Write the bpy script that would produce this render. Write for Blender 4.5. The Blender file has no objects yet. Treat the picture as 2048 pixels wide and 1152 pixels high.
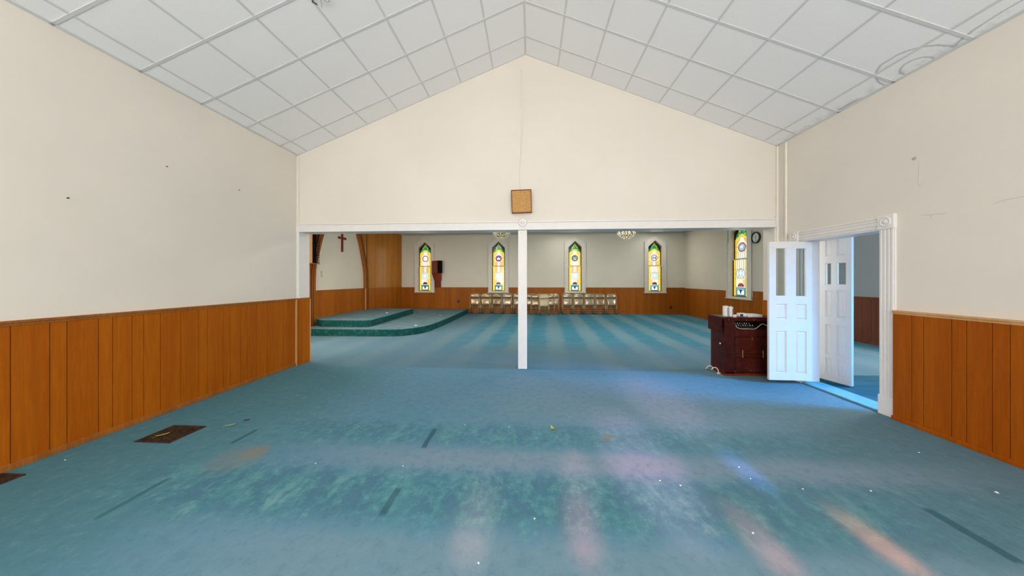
import bpy, math, random
from mathutils import Vector, Matrix
random.seed(7)
C = bpy.context.scene.collection
PI = math.pi
R = math.radians

# ------------------------------------------------------------------ camera
cam_d = bpy.data.cameras.new('camera')
cam = bpy.data.objects.new('camera', cam_d); C.objects.link(cam)
cam.location = (0, 0, 1.549); cam.rotation_euler = (PI/2, 0, 0.0611)
cam_d.sensor_width = 36; cam_d.lens = 605.5*36/2048
cam_d.shift_y = -(576-559.93)/2048
cam_d.clip_start = .05
bpy.context.scene.camera = cam

# ------------------------------------------------------------------ node helpers
class NT:
    def __init__(s, name):
        s.m = bpy.data.materials.new(name); s.m.use_nodes = True
        s.t = s.m.node_tree; s.t.nodes.clear()
        s.out = s.t.nodes.new('ShaderNodeOutputMaterial')
        s.b = s.t.nodes.new('ShaderNodeBsdfPrincipled')
        s.t.links.new(s.b.outputs[0], s.out.inputs[0])
    def n(s, kind, **k):
        n = s.t.nodes.new(kind)
        for a, v in k.items(): setattr(n, a, v)
        return n
    def put(s, sock, v):
        if isinstance(v, bpy.types.NodeSocket): s.t.links.new(v, sock)
        else:
            if isinstance(v, (tuple, list)) and len(v) == 3 and sock.type == 'RGBA': v = (*v, 1)
            sock.default_value = v
    def geo(s):
        if not hasattr(s, '_p'):
            s._p = s.n('ShaderNodeTexCoord').outputs['Object']
            q = s.n('ShaderNodeSeparateXYZ'); s.put(q.inputs[0], s._p)
            s.x, s.y, s.z = q.outputs
        return s._p
    def math(s, op, a, b=0.0, c=0.0):
        n = s.n('ShaderNodeMath', operation=op)
        s.put(n.inputs[0], a); s.put(n.inputs[1], b); s.put(n.inputs[2], c)
        return n.outputs[0]
    def add(s, a, b): return s.math('ADD', a, b)
    def sub(s, a, b): return s.math('SUBTRACT', a, b)
    def mul(s, a, b): return s.math('MULTIPLY', a, b)
    def mx(s, a, b): return s.math('MAXIMUM', a, b)
    def mn(s, a, b): return s.math('MINIMUM', a, b)
    def ramp(s, v, lo, hi, a=0.0, b=1.0):
        n = s.n('ShaderNodeMapRange', interpolation_type='SMOOTHSTEP')
        for i, q in enumerate((v, lo, hi, a, b)): s.put(n.inputs[i], q)
        return n.outputs[0]
    def mapping(s, scale=(1, 1, 1), rot=(0, 0, 0), loc=(0, 0, 0)):
        n = s.n('ShaderNodeMapping'); s.put(n.inputs[0], s.geo())
        n.inputs['Scale'].default_value = scale; n.inputs['Rotation'].default_value = rot; n.inputs['Location'].default_value = loc
        return n.outputs[0]
    def noise(s, scale=5, detail=4, rough=.55, vec=None, dist=0):
        n = s.n('ShaderNodeTexNoise')
        s.put(n.inputs['Vector'], vec if vec is not None else s.geo())
        n.inputs['Scale'].default_value = scale; n.inputs['Detail'].default_value = detail
        n.inputs['Roughness'].default_value = rough; n.inputs['Distortion'].default_value = dist
        return n.outputs[0]
    def mix(s, f, a, b, mode='MIX'):
        n = s.n('ShaderNodeMix', data_type='RGBA', blend_type=mode)
        s.put(n.inputs[0], f); s.put(n.inputs[6], a); s.put(n.inputs[7], b)
        return n.outputs[2]
    def bump(s, h, strength=.2, dist=.01):
        n = s.n('ShaderNodeBump'); n.inputs['Strength'].default_value = strength; n.inputs['Distance'].default_value = dist
        s.put(n.inputs['Height'], h); s.put(s.b.inputs['Normal'], n.outputs[0])
    def col(s, c): s.put(s.b.inputs['Base Color'], c)
    def set(s, rough=.5, metal=0, spec=None, coat=None):
        s.b.inputs['Roughness'].default_value = rough; s.b.inputs['Metallic'].default_value = metal
        if spec is not None: s.b.inputs['Specular IOR Level'].default_value = spec
        if coat is not None: s.b.inputs['Coat Weight'].default_value = coat; s.b.inputs['Coat Roughness'].default_value = .2
        return s

def plain(name, c, rough=.5, metal=0, var=.06, scale=8, bump=0, spec=None, coat=None):
    t = NT(name); t.geo()
    d = tuple(max(0, q*(1-var*2)) for q in c)
    t.col(t.mix(t.ramp(t.noise(scale, 4), .3, .7), d, c))
    t.set(rough, metal, spec, coat)
    if bump: t.bump(t.noise(scale*12, 3), bump, .003)
    return t.m

M = {}
def wall_mat(name, c):
    t = NT(name); t.geo()
    v = t.mix(t.ramp(t.noise(.7, 3), .3, .7), tuple(q*.95 for q in c), c)
    v = t.mix(t.mul(t.ramp(t.noise(2.2, 5, .65), .55, .8), .10), v, tuple(q*.80 for q in c))
    t.col(v); t.set(.65, 0, .25)
    t.bump(t.noise(60, 4), .08, .004)
    return t.m
M['cream'] = wall_mat('cream_plaster', (.77, .715, .625))
M['plaster'] = wall_mat('warm_white_plaster', (.70, .66, .56))
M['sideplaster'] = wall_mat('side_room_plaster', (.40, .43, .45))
M['ceil2'] = wall_mat('aged_ceiling_board', (.55, .53, .47))
M['trim'] = plain('white_painted_trim', (.78, .75, .71), .4, var=.02, bump=.02)
M['doorpaint'] = plain('white_door_paint', (.78, .78, .78), .32, var=.015)
M['casing2'] = plain('grey_white_window_casing', (.72, .69, .62), .45, var=.04)

def wood_mat(name, dark, light, grain=(14, 14, .9), rough=.38, wear=.0, coat=.15):
    t = NT(name); t.geo()
    vec = t.mapping(grain)
    g = t.noise(3.0, 6, .62, vec, .6)
    big = t.noise(1.3, 2, .5, t.mapping((3.1, 3.1, .15)))
    f = t.add(t.mul(t.ramp(g, .3, .72), .55), t.mul(t.ramp(big, .35, .65), .45))
    c = t.mix(f, dark, light)
    if wear:
        w = t.ramp(t.noise(3.5, 6, .7), .68, .74)
        c = t.mix(t.mul(w, wear), c, (light[0]*1.5, light[1]*1.7, light[2]*2.5+.02))
    t.col(c); t.set(rough, 0, .10, coat)
    t.bump(g, .06, .003)
    return t.m
M['panel'] = wood_mat('honey_wood_panelling', (.31, .070, .0015), (.43, .118, .003), wear=.18, coat=0, rough=.5)
M['panelr'] = wood_mat('red_brown_wood_panelling', (.28, .058, .001), (.38, .095, .002), wear=.08, coat=0, rough=.5)
M['panel2'] = wood_mat('far_wood_panelling', (.27, .070, .005), (.40, .12, .010), coat=.05, rough=.45)
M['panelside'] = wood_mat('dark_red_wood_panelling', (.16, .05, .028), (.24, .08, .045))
M['panelgold'] = wood_mat('golden_wood_panelling', (.34, .12, .010), (.46, .18, .018), coat=.18, rough=.38)
M['rail'] = wood_mat('wood_moulding', (.24, .075, .014), (.38, .14, .03), coat=.1)
M['railpale'] = wood_mat('pale_wood_moulding', (.50, .26, .10), (.62, .36, .16))
M['darkwood'] = wood_mat('dark_stained_wood', (.022, .003, .003), (.085, .013, .006), grain=(3, 3, 5), rough=.35, wear=.5, coat=.15)
M['redwood'] = wood_mat('red_brown_veneer', (.12, .014, .003), (.23, .032, .006), rough=.4, coat=.03)
M['groove'] = plain('dark_groove', (.045, .014, .004), .8)
M['black'] = plain('black_plastic', (.012, .012, .012), .45)
M['charcoal'] = plain('charcoal_cloth', (.006, .0055, .005), .95, bump=.3, scale=30, spec=.1)
M['gold'] = plain('polished_brass', (.75, .55, .18), .22, 1)
M['steel'] = plain('worn_steel', (.6, .58, .55), .35, 1)
M['rust'] = plain('rusted_iron', (.085, .042, .020), .7, .3, var=.4, scale=30, bump=.3)
M['tan'] = plain('tan_enamelled_steel', (.38, .27, .135), .22, .35, var=.10, scale=5, coat=.6)
M['tan2'] = plain('taupe_enamelled_steel', (.42, .33, .22), .2, .35, var=.10, scale=5, coat=.6)
M['tan3'] = plain('brown_enamelled_steel', (.25, .17, .08), .25, .35, var=.10, scale=5, coat=.5)
M['pale'] = plain('pale_beige_steel', (.60, .50, .32), .35, .1, var=.10, scale=20)
M['frame'] = plain('chair_tube_steel', (.40, .30, .17), .28, .5)
M['teal_sticker'] = plain('teal_sticker', (.05, .50, .55), .5)
M['blue_sticker'] = plain('blue_sticker', (.10, .20, .42), .5)
M['paper'] = plain('white_paper', (.85, .84, .80), .8)
M['whiteplastic'] = plain('white_plastic', (.80, .80, .80), .35)
M['redlid'] = plain('red_lid', (.60, .03, .04), .4)
M['ink'] = plain('dark_print', (.04, .05, .10), .6)
M['leafgreen'] = plain('yellow_green_leaf', (.46, .50, .10), .6, var=.2, scale=60)
M['leafpale'] = plain('dry_pale_leaf', (.50, .58, .28), .6, var=.2, scale=60)
M['leafdark'] = plain('dark_dry_leaf', (.03, .03, .02), .8)
M['cable'] = plain('white_cable_sheath', (.70, .66, .60), .5)
M['crack'] = plain('plaster_crack', (.56, .50, .41), .9)
M['pipe'] = plain('cream_painted_conduit', (.84, .77, .66), .4, var=.02)
M['crystal'] = plain('crystal_glass', (.90, .86, .72), .08, 0, spec=1.0)
M['bulb'] = plain('candle_sleeve', (.85, .80, .65), .4)
M['switch'] = plain('almond_plastic', (.50, .44, .28), .4)
M['threshold'] = plain('carpeted_threshold', (.12, .34, .42), .95, bump=.3, scale=12)

# cork / speaker cloth
t = NT('tan_grille_cloth'); t.geo()
n1 = t.noise(85, 3, .7); n2 = t.noise(10, 3)
c = t.mix(t.ramp(n1, .35, .65), (.36, .17, .04), (.66, .40, .14))
c = t.mix(t.ramp(n1, .66, .72), c, (.85, .68, .36))
t.col(t.mix(t.mul(t.ramp(n2, .5, .8), .25), c, (.40, .20, .05))); t.set(.9); t.bump(n1, .5, .004)
M['cork'] = t.m
# ceiling tile
t = NT('white_ceiling_tile'); t.geo()
sp = t.noise(160, 3, .75); sp2 = t.noise(45, 5, .7)
c = t.mix(t.mul(t.ramp(sp, .58, .70), .16), (.895, .88, .86), (.55, .55, .54))
c = t.mix(t.mul(t.ramp(sp2, .52, .66), .06), c, (.62, .62, .63))
# water marks: rings with a shape of their own
wob = t.mul(t.sub(t.noise(5, 4, .6), .5), .22)
def ring(cx, cy, rx, ry, w):
    dx = t.math('DIVIDE', t.sub(t.x, cx), rx); dy = t.math('DIVIDE', t.sub(t.y, cy), ry)
    d = t.add(t.math('SQRT', t.add(t.mul(dx, dx), t.mul(dy, dy))), wob)
    return t.ramp(t.math('ABSOLUTE', t.sub(d, 1)), 0, w, 1, 0)
rg = t.mx(t.mx(ring(4.08, 3.44, .29, .29, .06), ring(4.03, 3.42, .09, .12, .16)), t.mx(ring(4.1, 2.75, .13, .42, .09), ring(4.1, 4.15, .06, .2, .4)))
c = t.mix(t.mul(rg, .62), c, (.33, .31, .30))
blot = t.mul(t.ramp(t.x, 3.93, 4.06), t.ramp(t.noise(9, 5, .7), .45, .62))
c = t.mix(t.mul(blot, .38), c, (.38, .37, .37))
t.col(c); t.set(.85, 0, .2); t.bump(sp, .25, .004)
M['tile'] = t.m
M['tee'] = plain('ceiling_tee_bar', (.68, .67, .655), .5, var=.02)

# ------------------------------------------------------------------ carpet
t = NT('worn_teal_carpet'); t.geo()
fib = t.noise(420, 2, .6); blot = t.noise(1.5, 6, .66, None, .5); fine = t.noise(7, 6, .72, t.mapping((1, .8, 1)))
yb = t.add(t.y, t.mul(t.sub(t.noise(1.8, 5, .65), .5), .55))
xw = t.add(t.x, t.mul(t.sub(t.noise(1.0, 4, .6), .5), .9))
MID = (.120, .270, .385); LEFT = (.080, .215, .255); RIGHT = (.118, .205, .245); GREEN = (.090, .262, .308); DARK = (.066, .168, .245)
LIGHT = (.175, .355, .385); STRIP = (.215, .300, .385); GREY = (.180, .305, .380)
def band(v, lo, hi, soft): return t.mul(t.ramp(v, lo-soft, lo+soft), t.ramp(v, hi-soft, hi+soft, 1, 0))
streak = t.noise(3.0, 6, .70, t.mapping((1.9, .75, 1), (0, 0, .12)), .4)      # brushed along the pews' depth
mot = t.noise(13, 6, .75, t.mapping((1, .9, 1)))
broad = t.noise(1.1, 4, .6)
yb = t.add(t.y, t.add(t.mul(t.sub(streak, .5), .30), t.mul(t.sub(mot, .5), .16)))
sm = t.noise(5, 5, .65, t.mapping((.6, 1.6, 1)))
c = t.mix(t.ramp(sm, .35, .65), MID, (.140, .275, .365))
c = t.mix(t.mul(t.ramp(broad, .45, .62), .35), c, (.095, .270, .360))
c = t.mix(t.mul(t.ramp(xw, -1.6, -3.2), .85), c, LEFT)
c = t.mix(t.mul(t.ramp(t.add(xw, t.mul(t.sub(3.4, t.y), .35)), 1.3, 3.4), .85), c, RIGHT)
# strips where people walked between the pews are greyed and smooth
w1 = t.mul(band(yb, 2.44, 2.74, .10), t.mul(t.ramp(xw, -2.5, -.6), t.ramp(xw, 2.2, 3.8, 1, .2)))
c = t.mix(t.mul(w1, .80), c, STRIP)
w2 = t.mul(t.ramp(yb, 1.72, 1.90, 1, 0), t.ramp(xw, -2.6, -1.2))
c = t.mix(t.mul(w2, .80), c, GREY)
w3 = t.mul(band(yb, 3.25, 4.9, .25), band(xw, -.3, 2.6, .8))
c = t.mix(t.mul(w3, .45), c, STRIP)
# where the pews stood the nap is greener, mottled dark and light
pat = t.add(t.mul(streak, .62), t.mul(mot, .38))
nap = t.mix(t.ramp(pat, .42, .55), DARK, GREEN)
nap = t.mix(t.mul(t.ramp(pat, .535, .62), .75), nap, LIGHT)
nap = t.mix(t.mul(t.ramp(t.x, -.2, 2.2), .45), nap, (.115, .235, .290))
g1 = t.mul(band(yb, 2.80, 3.20, .13), t.mul(t.ramp(xw, -3.0, -2.0), t.ramp(xw, 1.6, 3.6, 1, .15)))
g2 = t.mul(band(yb, 1.88, 2.38, .13), t.mul(t.ramp(xw, -3.6, -2.2), t.ramp(xw, 1.8, 3.4, 1, .5)))
c = t.mix(t.mul(t.mx(t.mul(g1, .75), g2), t.ramp(pat, .36, .50, .55, .95)), c, nap)
c = t.mix(t.mul(t.ramp(mot, .36, .50, 1, 0), .22), c, (.045, .135, .180))
c = t.mix(t.mul(t.ramp(mot, .53, .66), .20), c, (.26, .40, .46))
# pressed pew-foot marks and stains
def mark(cx, y0, y1, w, soft=.010):
    xx = t.add(t.x, t.mul(t.sub(t.noise(6, 3), .5), .025))
    a = t.ramp(t.math('ABSOLUTE', t.sub(xx, cx)), w, w+soft*1.6, 1, 0)
    return t.mul(a, band(t.y, y0, y1, .02))
mk = None
for cx, y0, y1, w in ((-2.83, 2.70, 2.97, .014), (-.99, 2.74, 3.10, .015), (-.977, 1.94, 2.20, .017), (-2.815, 1.79, 2.20, .015), (2.675, 1.82, 2.22, .024)):
    q = mark(cx, y0, y1, w); mk = q if mk is None else t.mx(mk, q)
c = t.mix(t.mul(mk, .80), c, (.035, .105, .135))
halo = None
for cx, y0, y1 in ((-2.815, 1.79, 2.4), (-.977, 1.75, 2.3), (.81, 1.7, 2.3)):
    q = t.mul(t.ramp(t.math('ABSOLUTE', t.sub(xw, cx+.09)), .03, .14, 1, 0), band(yb, y0, y1, .08)); halo = q if halo is None else t.mx(halo, q)
c = t.mix(t.mul(t.mul(halo, pat), .30), c, (.12, .36, .37))
def spot(cx, cy, r0, r1):
    dx = t.sub(t.x, cx); dy = t.sub(t.y, cy)
    d = t.add(t.math('SQRT', t.add(t.mul(dx, dx), t.mul(dy, dy))), t.mul(t.sub(t.noise(7, 4), .5), .12))
    return t.ramp(d, r0, r1, 1, 0)
c = t.mix(t.mul(spot(-2.46, 2.57, .075, .12), .85), c, (.215, .215, .185))
c = t.mix(t.mul(spot(-2.55, 2.50, .10, .30), .40), c, (.24, .25, .24))
c = t.mix(t.mul(spot(.756, 3.03, .03, .07), .55), c, (.20, .18, .10))
# room beyond the opening: bluer, brushed into long stripes
far = t.ramp(t.y, 5.20, 5.30)
st = t.math('SINE', t.add(t.mul(t.add(t.x, t.mul(t.y, -.05)), 6.6), t.mul(t.sub(t.noise(1.6, 5, .7), .5), 2.6)))
c2 = t.mix(t.ramp(st, -.5, .8), (.058, .225, .320), (.158, .290, .345))
nn = t.noise(1.7, 6, .7, t.mapping((.7, 1.5, 1)))
c2 = t.mix(t.mul(t.ramp(nn, .45, .66), .55), c2, (.085, .290, .430))
edge = t.mx(t.ramp(t.x, -2.6, -.8, 1, 0), t.ramp(t.y, 8.2, 6.0))
c2 = t.mix(t.mul(edge, .75), c2, (.125, .205, .265))
c = t.mix(far, c, c2)
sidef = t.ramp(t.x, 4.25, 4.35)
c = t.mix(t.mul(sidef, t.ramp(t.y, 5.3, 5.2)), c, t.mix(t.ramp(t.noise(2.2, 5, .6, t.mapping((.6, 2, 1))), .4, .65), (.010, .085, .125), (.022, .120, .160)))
c = t.mix(t.mul(t.ramp(fib, .35, .7), .22), c, (.02, .06, .08))
t.col(c); t.set(.95, 0, .12); t.bump(t.add(fib, t.mul(fine, .6)), .5, .006)
M['carpet'] = t.m
# stage carpet: greyer on treads; shade on the risers is painted in as deep green
t = NT('stage_carpet'); t.geo()
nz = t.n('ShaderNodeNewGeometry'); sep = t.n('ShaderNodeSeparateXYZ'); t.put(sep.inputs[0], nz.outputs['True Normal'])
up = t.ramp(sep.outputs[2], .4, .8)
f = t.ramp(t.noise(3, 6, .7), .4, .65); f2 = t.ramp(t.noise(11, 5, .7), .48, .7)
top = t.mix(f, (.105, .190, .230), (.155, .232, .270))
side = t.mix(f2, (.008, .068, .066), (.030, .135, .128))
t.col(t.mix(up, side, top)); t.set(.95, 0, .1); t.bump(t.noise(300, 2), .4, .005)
M['stage'] = t.m

def glass_mat():
    t = NT('clear_pane_glass'); t.set(.03, 0)
    t.b.inputs['Transmission Weight'].default_value = 0
    tr = t.n('ShaderNodeBsdfTransparent'); tr.inputs[0].default_value = (.86, .90, .90, 1)
    gl = t.n('ShaderNodeBsdfGlossy'); gl.inputs['Roughness'].default_value = .03
    fr = t.n('ShaderNodeFresnel'); fr.inputs[0].default_value = 1.45
    mx = t.n('ShaderNodeMixShader'); t.put(mx.inputs[0], fr.outputs[0])
    t.t.links.new(tr.outputs[0], mx.inputs[1]); t.t.links.new(gl.outputs[0], mx.inputs[2])
    t.t.links.new(mx.outputs[0], t.out.inputs[0])
    return t.m
M['glass'] = glass_mat()

def lit(name, c, s):
    t = NT(name); t.geo()
    f = t.ramp(t.noise(26, 4, .6), .3, .7)
    cc = t.mix(f, tuple(q*.80 for q in c), c)
    t.col(tuple(q*.5 for q in c)); t.set(.12)
    t.put(t.b.inputs['Emission Color'], cc); t.b.inputs['Emission Strength'].default_value = s
    return t.m
G = {}
for k, c, s in (('yellow', (1.0, .76, .05), 1.1), ('cream', (1.0, .93, .70), 1.05), ('peach', (1.0, .66, .26), .95), ('white', (1, 1, 1), 1.25),
                ('paleblue', (.72, .92, .98), 1.05), ('green', (.05, .36, .05), .7), ('lime', (.36, .72, .10), .8), ('teal', (.02, .34, .34), .75),
                ('red', (.62, .06, .03), .75), ('crimson', (.30, .01, .04), .7), ('blue', (.05, .20, .55), .75), ('navy', (.015, .05, .24), .7),
                ('brown', (.12, .05, .01), .5), ('sky', (.30, .62, .82), .9)):
    G[k] = lit('stained_glass_'+k, c, s)
G['dark'] = plain('dark_glass', (.012, .008, .008), .2)  # near-black glass showing in the corners of the pointed head
G['lead'] = plain('lead_came', (.03, .03, .03), .5)

# ------------------------------------------------------------------ mesh helpers
class MB:
    def __init__(s): s.v = []; s.f = []; s.mi = []; s.mats = []; s.smooth = False
    def slot(s, m):
        if m is None: return 0
        if m not in s.mats: s.mats.append(m)
        return s.mats.index(m)
    def raw(s, vs, fs, m=None):
        o = len(s.v); s.v += [tuple(v) for v in vs]; k = s.slot(m)
        for f in fs: s.f.append([i+o for i in f]); s.mi.append(k)
        return s
    def box(s, x0, x1, y0, y1, z0, z1, m=None):
        x0, x1 = sorted((x0, x1)); y0, y1 = sorted((y0, y1)); z0, z1 = sorted((z0, z1))
        return s.raw([(x0,y0,z0),(x1,y0,z0),(x1,y1,z0),(x0,y1,z0),(x0,y0,z1),(x1,y0,z1),(x1,y1,z1),(x0,y1,z1)],
                     [(3,2,1,0),(4,5,6,7),(0,1,5,4),(1,2,6,5),(2,3,7,6),(3,0,4,7)], m)
    def prism(s, pts, a0, a1, axis='y', m=None):
        """extrude a 2D outline: axis y -> pts are (x,z); x -> (y,z); z -> (x,y)"""
        n = len(pts)
        def P(p, a): return {'y': (p[0], a, p[1]), 'x': (a, p[0], p[1]), 'z': (p[0], p[1], a)}[axis]
        ar = sum(pts[i][0]*pts[(i+1) % n][1]-pts[(i+1) % n][0]*pts[i][1] for i in range(n))
        if ar < 0: pts = pts[::-1]
        vs = [P(p, a0) for p in pts]+[P(p, a1) for p in pts]
        fs = [list(range(n))[::-1], list(range(n, 2*n))]+[(i, (i+1) % n, n+(i+1) % n, n+i) for i in range(n)]
        if (axis == 'y') == (a1 > a0): fs = [list(f)[::-1] for f in fs]
        return s.raw(vs, fs, m)
    def tube(s, path, r, n=8, m=None, closed=False):
        path = [Vector(p) for p in path]; rings = []; N = len(path)
        rr = r if isinstance(r, (list, tuple)) else [r]*N
        prev = None
        for i, p in enumerate(path):
            if closed: d = path[(i+1) % N]-path[i-1]
            else: d = path[min(i+1, N-1)]-path[max(i-1, 0)]
            d.normalize()
            if prev is None:
                u = d.orthogonal().normalized()
            else:
                u = prev-d*prev.dot(d)
                u = u.normalized() if u.length > 1e-6 else d.orthogonal().normalized()
            prev = u; w = d.cross(u)
            rings.append([p+(u*math.cos(2*PI*k/n)+w*math.sin(2*PI*k/n))*rr[i] for k in range(n)])
        vs = [q for g in rings for q in g]; fs = []
        for i in range(N if closed else N-1):
            j = (i+1) % N
            for k in range(n): fs.append((i*n+k, i*n+(k+1) % n, j*n+(k+1) % n, j*n+k))
        if not closed: fs += [list(range(n))[::-1], [(N-1)*n+k for k in range(n)]]
        return s.raw(vs, fs, m)
    def cord(s, path, r, n=8, m=None):
        P = [Vector(p) for p in path]; out = []
        for i in range(len(P)-1):
            a, b, c, d = P[max(i-1, 0)], P[i], P[i+1], P[min(i+2, len(P)-1)]
            for k in range(6):
                t = k/6; out.append(.5*((2*b)+(c-a)*t+(2*a-5*b+4*c-d)*t*t+(3*b-a-3*c+d)*t**3))
        out.append(P[-1]); return s.tube(out, r, n, m)
    def lathe(s, prof, c=(0, 0, 0), n=24, axis='z', m=None):
        vs = []; fs = []
        for r, h in prof:
            for k in range(n):
                a = 2*PI*k/n; p = (r*math.cos(a), r*math.sin(a), h)
                if axis == 'y': p = (p[0], p[2], p[1])
                if axis == 'x': p = (p[2], p[0], p[1])
                vs.append((c[0]+p[0], c[1]+p[1], c[2]+p[2]))
        for i in range(len(prof)-1):
            for k in range(n): fs.append((i*n+k, i*n+(k+1) % n, (i+1)*n+(k+1) % n, (i+1)*n+k))
        fs += [list(range(n))[::-1], [(len(prof)-1)*n+k for k in range(n)]]
        return s.raw(vs, fs, m)
    def build(s, name, mat=None, parent=None, bevel=0, smooth=False, recalc=True):
        me = bpy.data.meshes.new(name); me.from_pydata(s.v, [], s.f)
        if recalc:
            import bmesh
            bm = bmesh.new(); bm.from_mesh(me); bmesh.ops.recalc_face_normals(bm, faces=bm.faces); bm.to_mesh(me); bm.free()
        ms = s.mats if s.mats else [mat]
        for m in ms: me.materials.append(m)
        if s.mats: me.polygons.foreach_set('material_index', s.mi)
        if smooth:
            me.polygons.foreach_set('use_smooth', [True]*len(me.polygons))
        o = bpy.data.objects.new(name, me); C.objects.link(o)
        if parent is not None: o.parent = parent
        if bevel:
            b = o.modifiers.new('bevel', 'BEVEL'); b.width = bevel; b.segments = 2; b.limit_method = 'ANGLE'; b.angle_limit = R(40)
        return o

def tag(o, label=None, cat=None, group=None, kind=None):
    if label: o['label'] = label
    if cat: o['category'] = cat
    if group: o['group'] = group
    if kind: o['kind'] = kind
    return o
def empty(name, loc=(0, 0, 0), rz=0):
    o = bpy.data.objects.new(name, None); C.objects.link(o); o.location = loc; o.rotation_euler = (0, 0, rz)
    o.empty_display_size = .1
    return o
def copy_tree(o, parent=None):
    c = o.copy(); C.objects.link(c)
    if parent is not None: c.parent = parent
    for ch in list(o.children): copy_tree(ch, c)
    return c
def box(name, x0, x1, y0, y1, z0, z1, mat, parent=None, bevel=0):
    return MB().box(x0, x1, y0, y1, z0, z1).build(name, mat, parent, bevel)

# ------------------------------------------------------------------ dimensions
XL, XR = -4.25, 4.08            # side walls of the near room
YB, YB2 = 5.275, 5.52           # cross wall, near and far face
YR = -4.2                       # rear wall behind the viewer
RX, RZ = -.0892, 5.4745         # ridge
SLL, SLR = .3979, .4094
EL = RZ+(XL-RX)*SLL; ER = RZ-(XR-RX)*SLR
FX0, FX1, FY, FZ = -6.46, 6.93, 14.05, 3.69   # far room
OZ = 2.43                       # opening height

# ------------------------------------------------------------------ floor
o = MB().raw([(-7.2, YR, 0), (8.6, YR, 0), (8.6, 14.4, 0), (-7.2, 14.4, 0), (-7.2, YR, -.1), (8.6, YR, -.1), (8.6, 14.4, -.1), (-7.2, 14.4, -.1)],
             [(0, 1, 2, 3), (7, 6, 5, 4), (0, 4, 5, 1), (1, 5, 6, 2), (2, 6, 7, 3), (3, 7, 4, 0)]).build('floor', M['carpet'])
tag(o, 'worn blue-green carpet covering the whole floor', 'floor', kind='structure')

# ------------------------------------------------------------------ ceiling of the near room
def roof_z(x): return RZ+(x-RX)*SLL if x < RX else RZ-(x-RX)*SLR
o = MB().prism([(XL-.2, roof_z(XL-.2)), (RX, RZ), (XR+.2, roof_z(XR+.2)), (XR+.2, roof_z(XR+.2)+.1), (RX, RZ+.1), (XL-.2, roof_z(XL-.2)+.1)], YR-.1, YB2, 'y').build('ceiling', M['tile'])
tag(o, 'sloping white tiled ceiling with a central ridge and water stains on the right', 'ceiling', kind='structure')
grid = MB(); A = .61; TW = .0125; TD = .006
for side in (-1, 1):
    sl = SLL if side < 0 else SLR
    ux, uz = side/math.hypot(1, sl), -sl/math.hypot(1, sl)
    nx, nz = (uz, -ux) if side > 0 else (-uz, ux)
    if nz > 0: nx, nz = -nx, -nz
    Lr = (abs((XL if side < 0 else XR)-RX))*math.hypot(1, sl)
    def q(sv, y, d): return (RX+ux*sv+nx*d, y, RZ+uz*sv+nz*d)
    def bar(s0, s1, y0, y1, d=TD):
        vs = [q(s0, y0, -.002), q(s1, y0, -.002), q(s1, y1, -.002), q(s0, y1, -.002), q(s0, y0, d), q(s1, y0, d), q(s1, y1, d), q(s0, y1, d)]
        grid.raw(vs, [(3,2,1,0),(4,5,6,7),(0,1,5,4),(1,2,6,5),(2,3,7,6),(3,0,4,7)])
    k = 1
    while k*A < Lr: bar(k*A-TW, k*A+TW, YR, YB, TD*.7); k += 1
    bar(0, TW*1.2, YR, YB, TD*.7)
    bar(Lr-.03, Lr, YR, YB, TD)
    bar(0, Lr, YB-.02, YB, TD)
    y = YB-.402
    while y > YR: bar(0, Lr, y-TW*1.15, y+TW*1.15); y -= A
grid.build('tee_grid', M['tee'], o)

# ------------------------------------------------------------------ panelling builder
def wainscot(parent, axis, face, sign, a0, a1, z0, z1, grooves, mat, gap=.005, thick=.02, cap=.03, base=.0, rail=None, capmat=None):
    """planked dado on a wall; axis 'x' = plane x const (runs along y), sign = direction it faces"""
    pl = MB()
    g = sorted([a0]+[q for q in grooves if a0 < q < a1]+[a1])
    back = face-sign*thick
    def bx(mb, u0, u1, d0, d1, za, zb):
        if axis == 'x': mb.box(d0, d1, u0, u1, za, zb)
        else: mb.box(u0, u1, d0, d1, za, zb)
    for u0, u1 in zip(g, g[1:]):
        bx(pl, u0+gap/2, u1-gap/2, back, face, z0, z1-cap)
    p = pl.build('wood_panelling', mat, parent, bevel=.0015)
    bk = MB(); bx(bk, a0, a1, back-sign*.004, face-sign*.006, z0, z1-cap); bk.build('panel_backing', M['groove'], p)
    cp = MB(); bx(cp, a0, a1, back, face+sign*.012, z1-cap, z1); bx(cp, a0, a1, back, face+sign*.005, z1-cap-.022, z1-cap)
    cp.build('cap_rail', capmat or rail or M['rail'], parent, bevel=.003)
    if base:
        bs = MB(); bx(bs, a0, a1, face, face+sign*.016, z0, z0+base); bs.build('base_moulding', rail or M['rail'], parent, bevel=.004)
    return p

def span_grooves(a, b, rnd, pitch=(.10, .20)):
    out = []; q = a
    while q < b: q += rnd.choice((.10, .10, .15, .20)) if pitch == 'mix' else pitch[0]; out.append(q)
    return out
rnd = random.Random(3)

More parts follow.
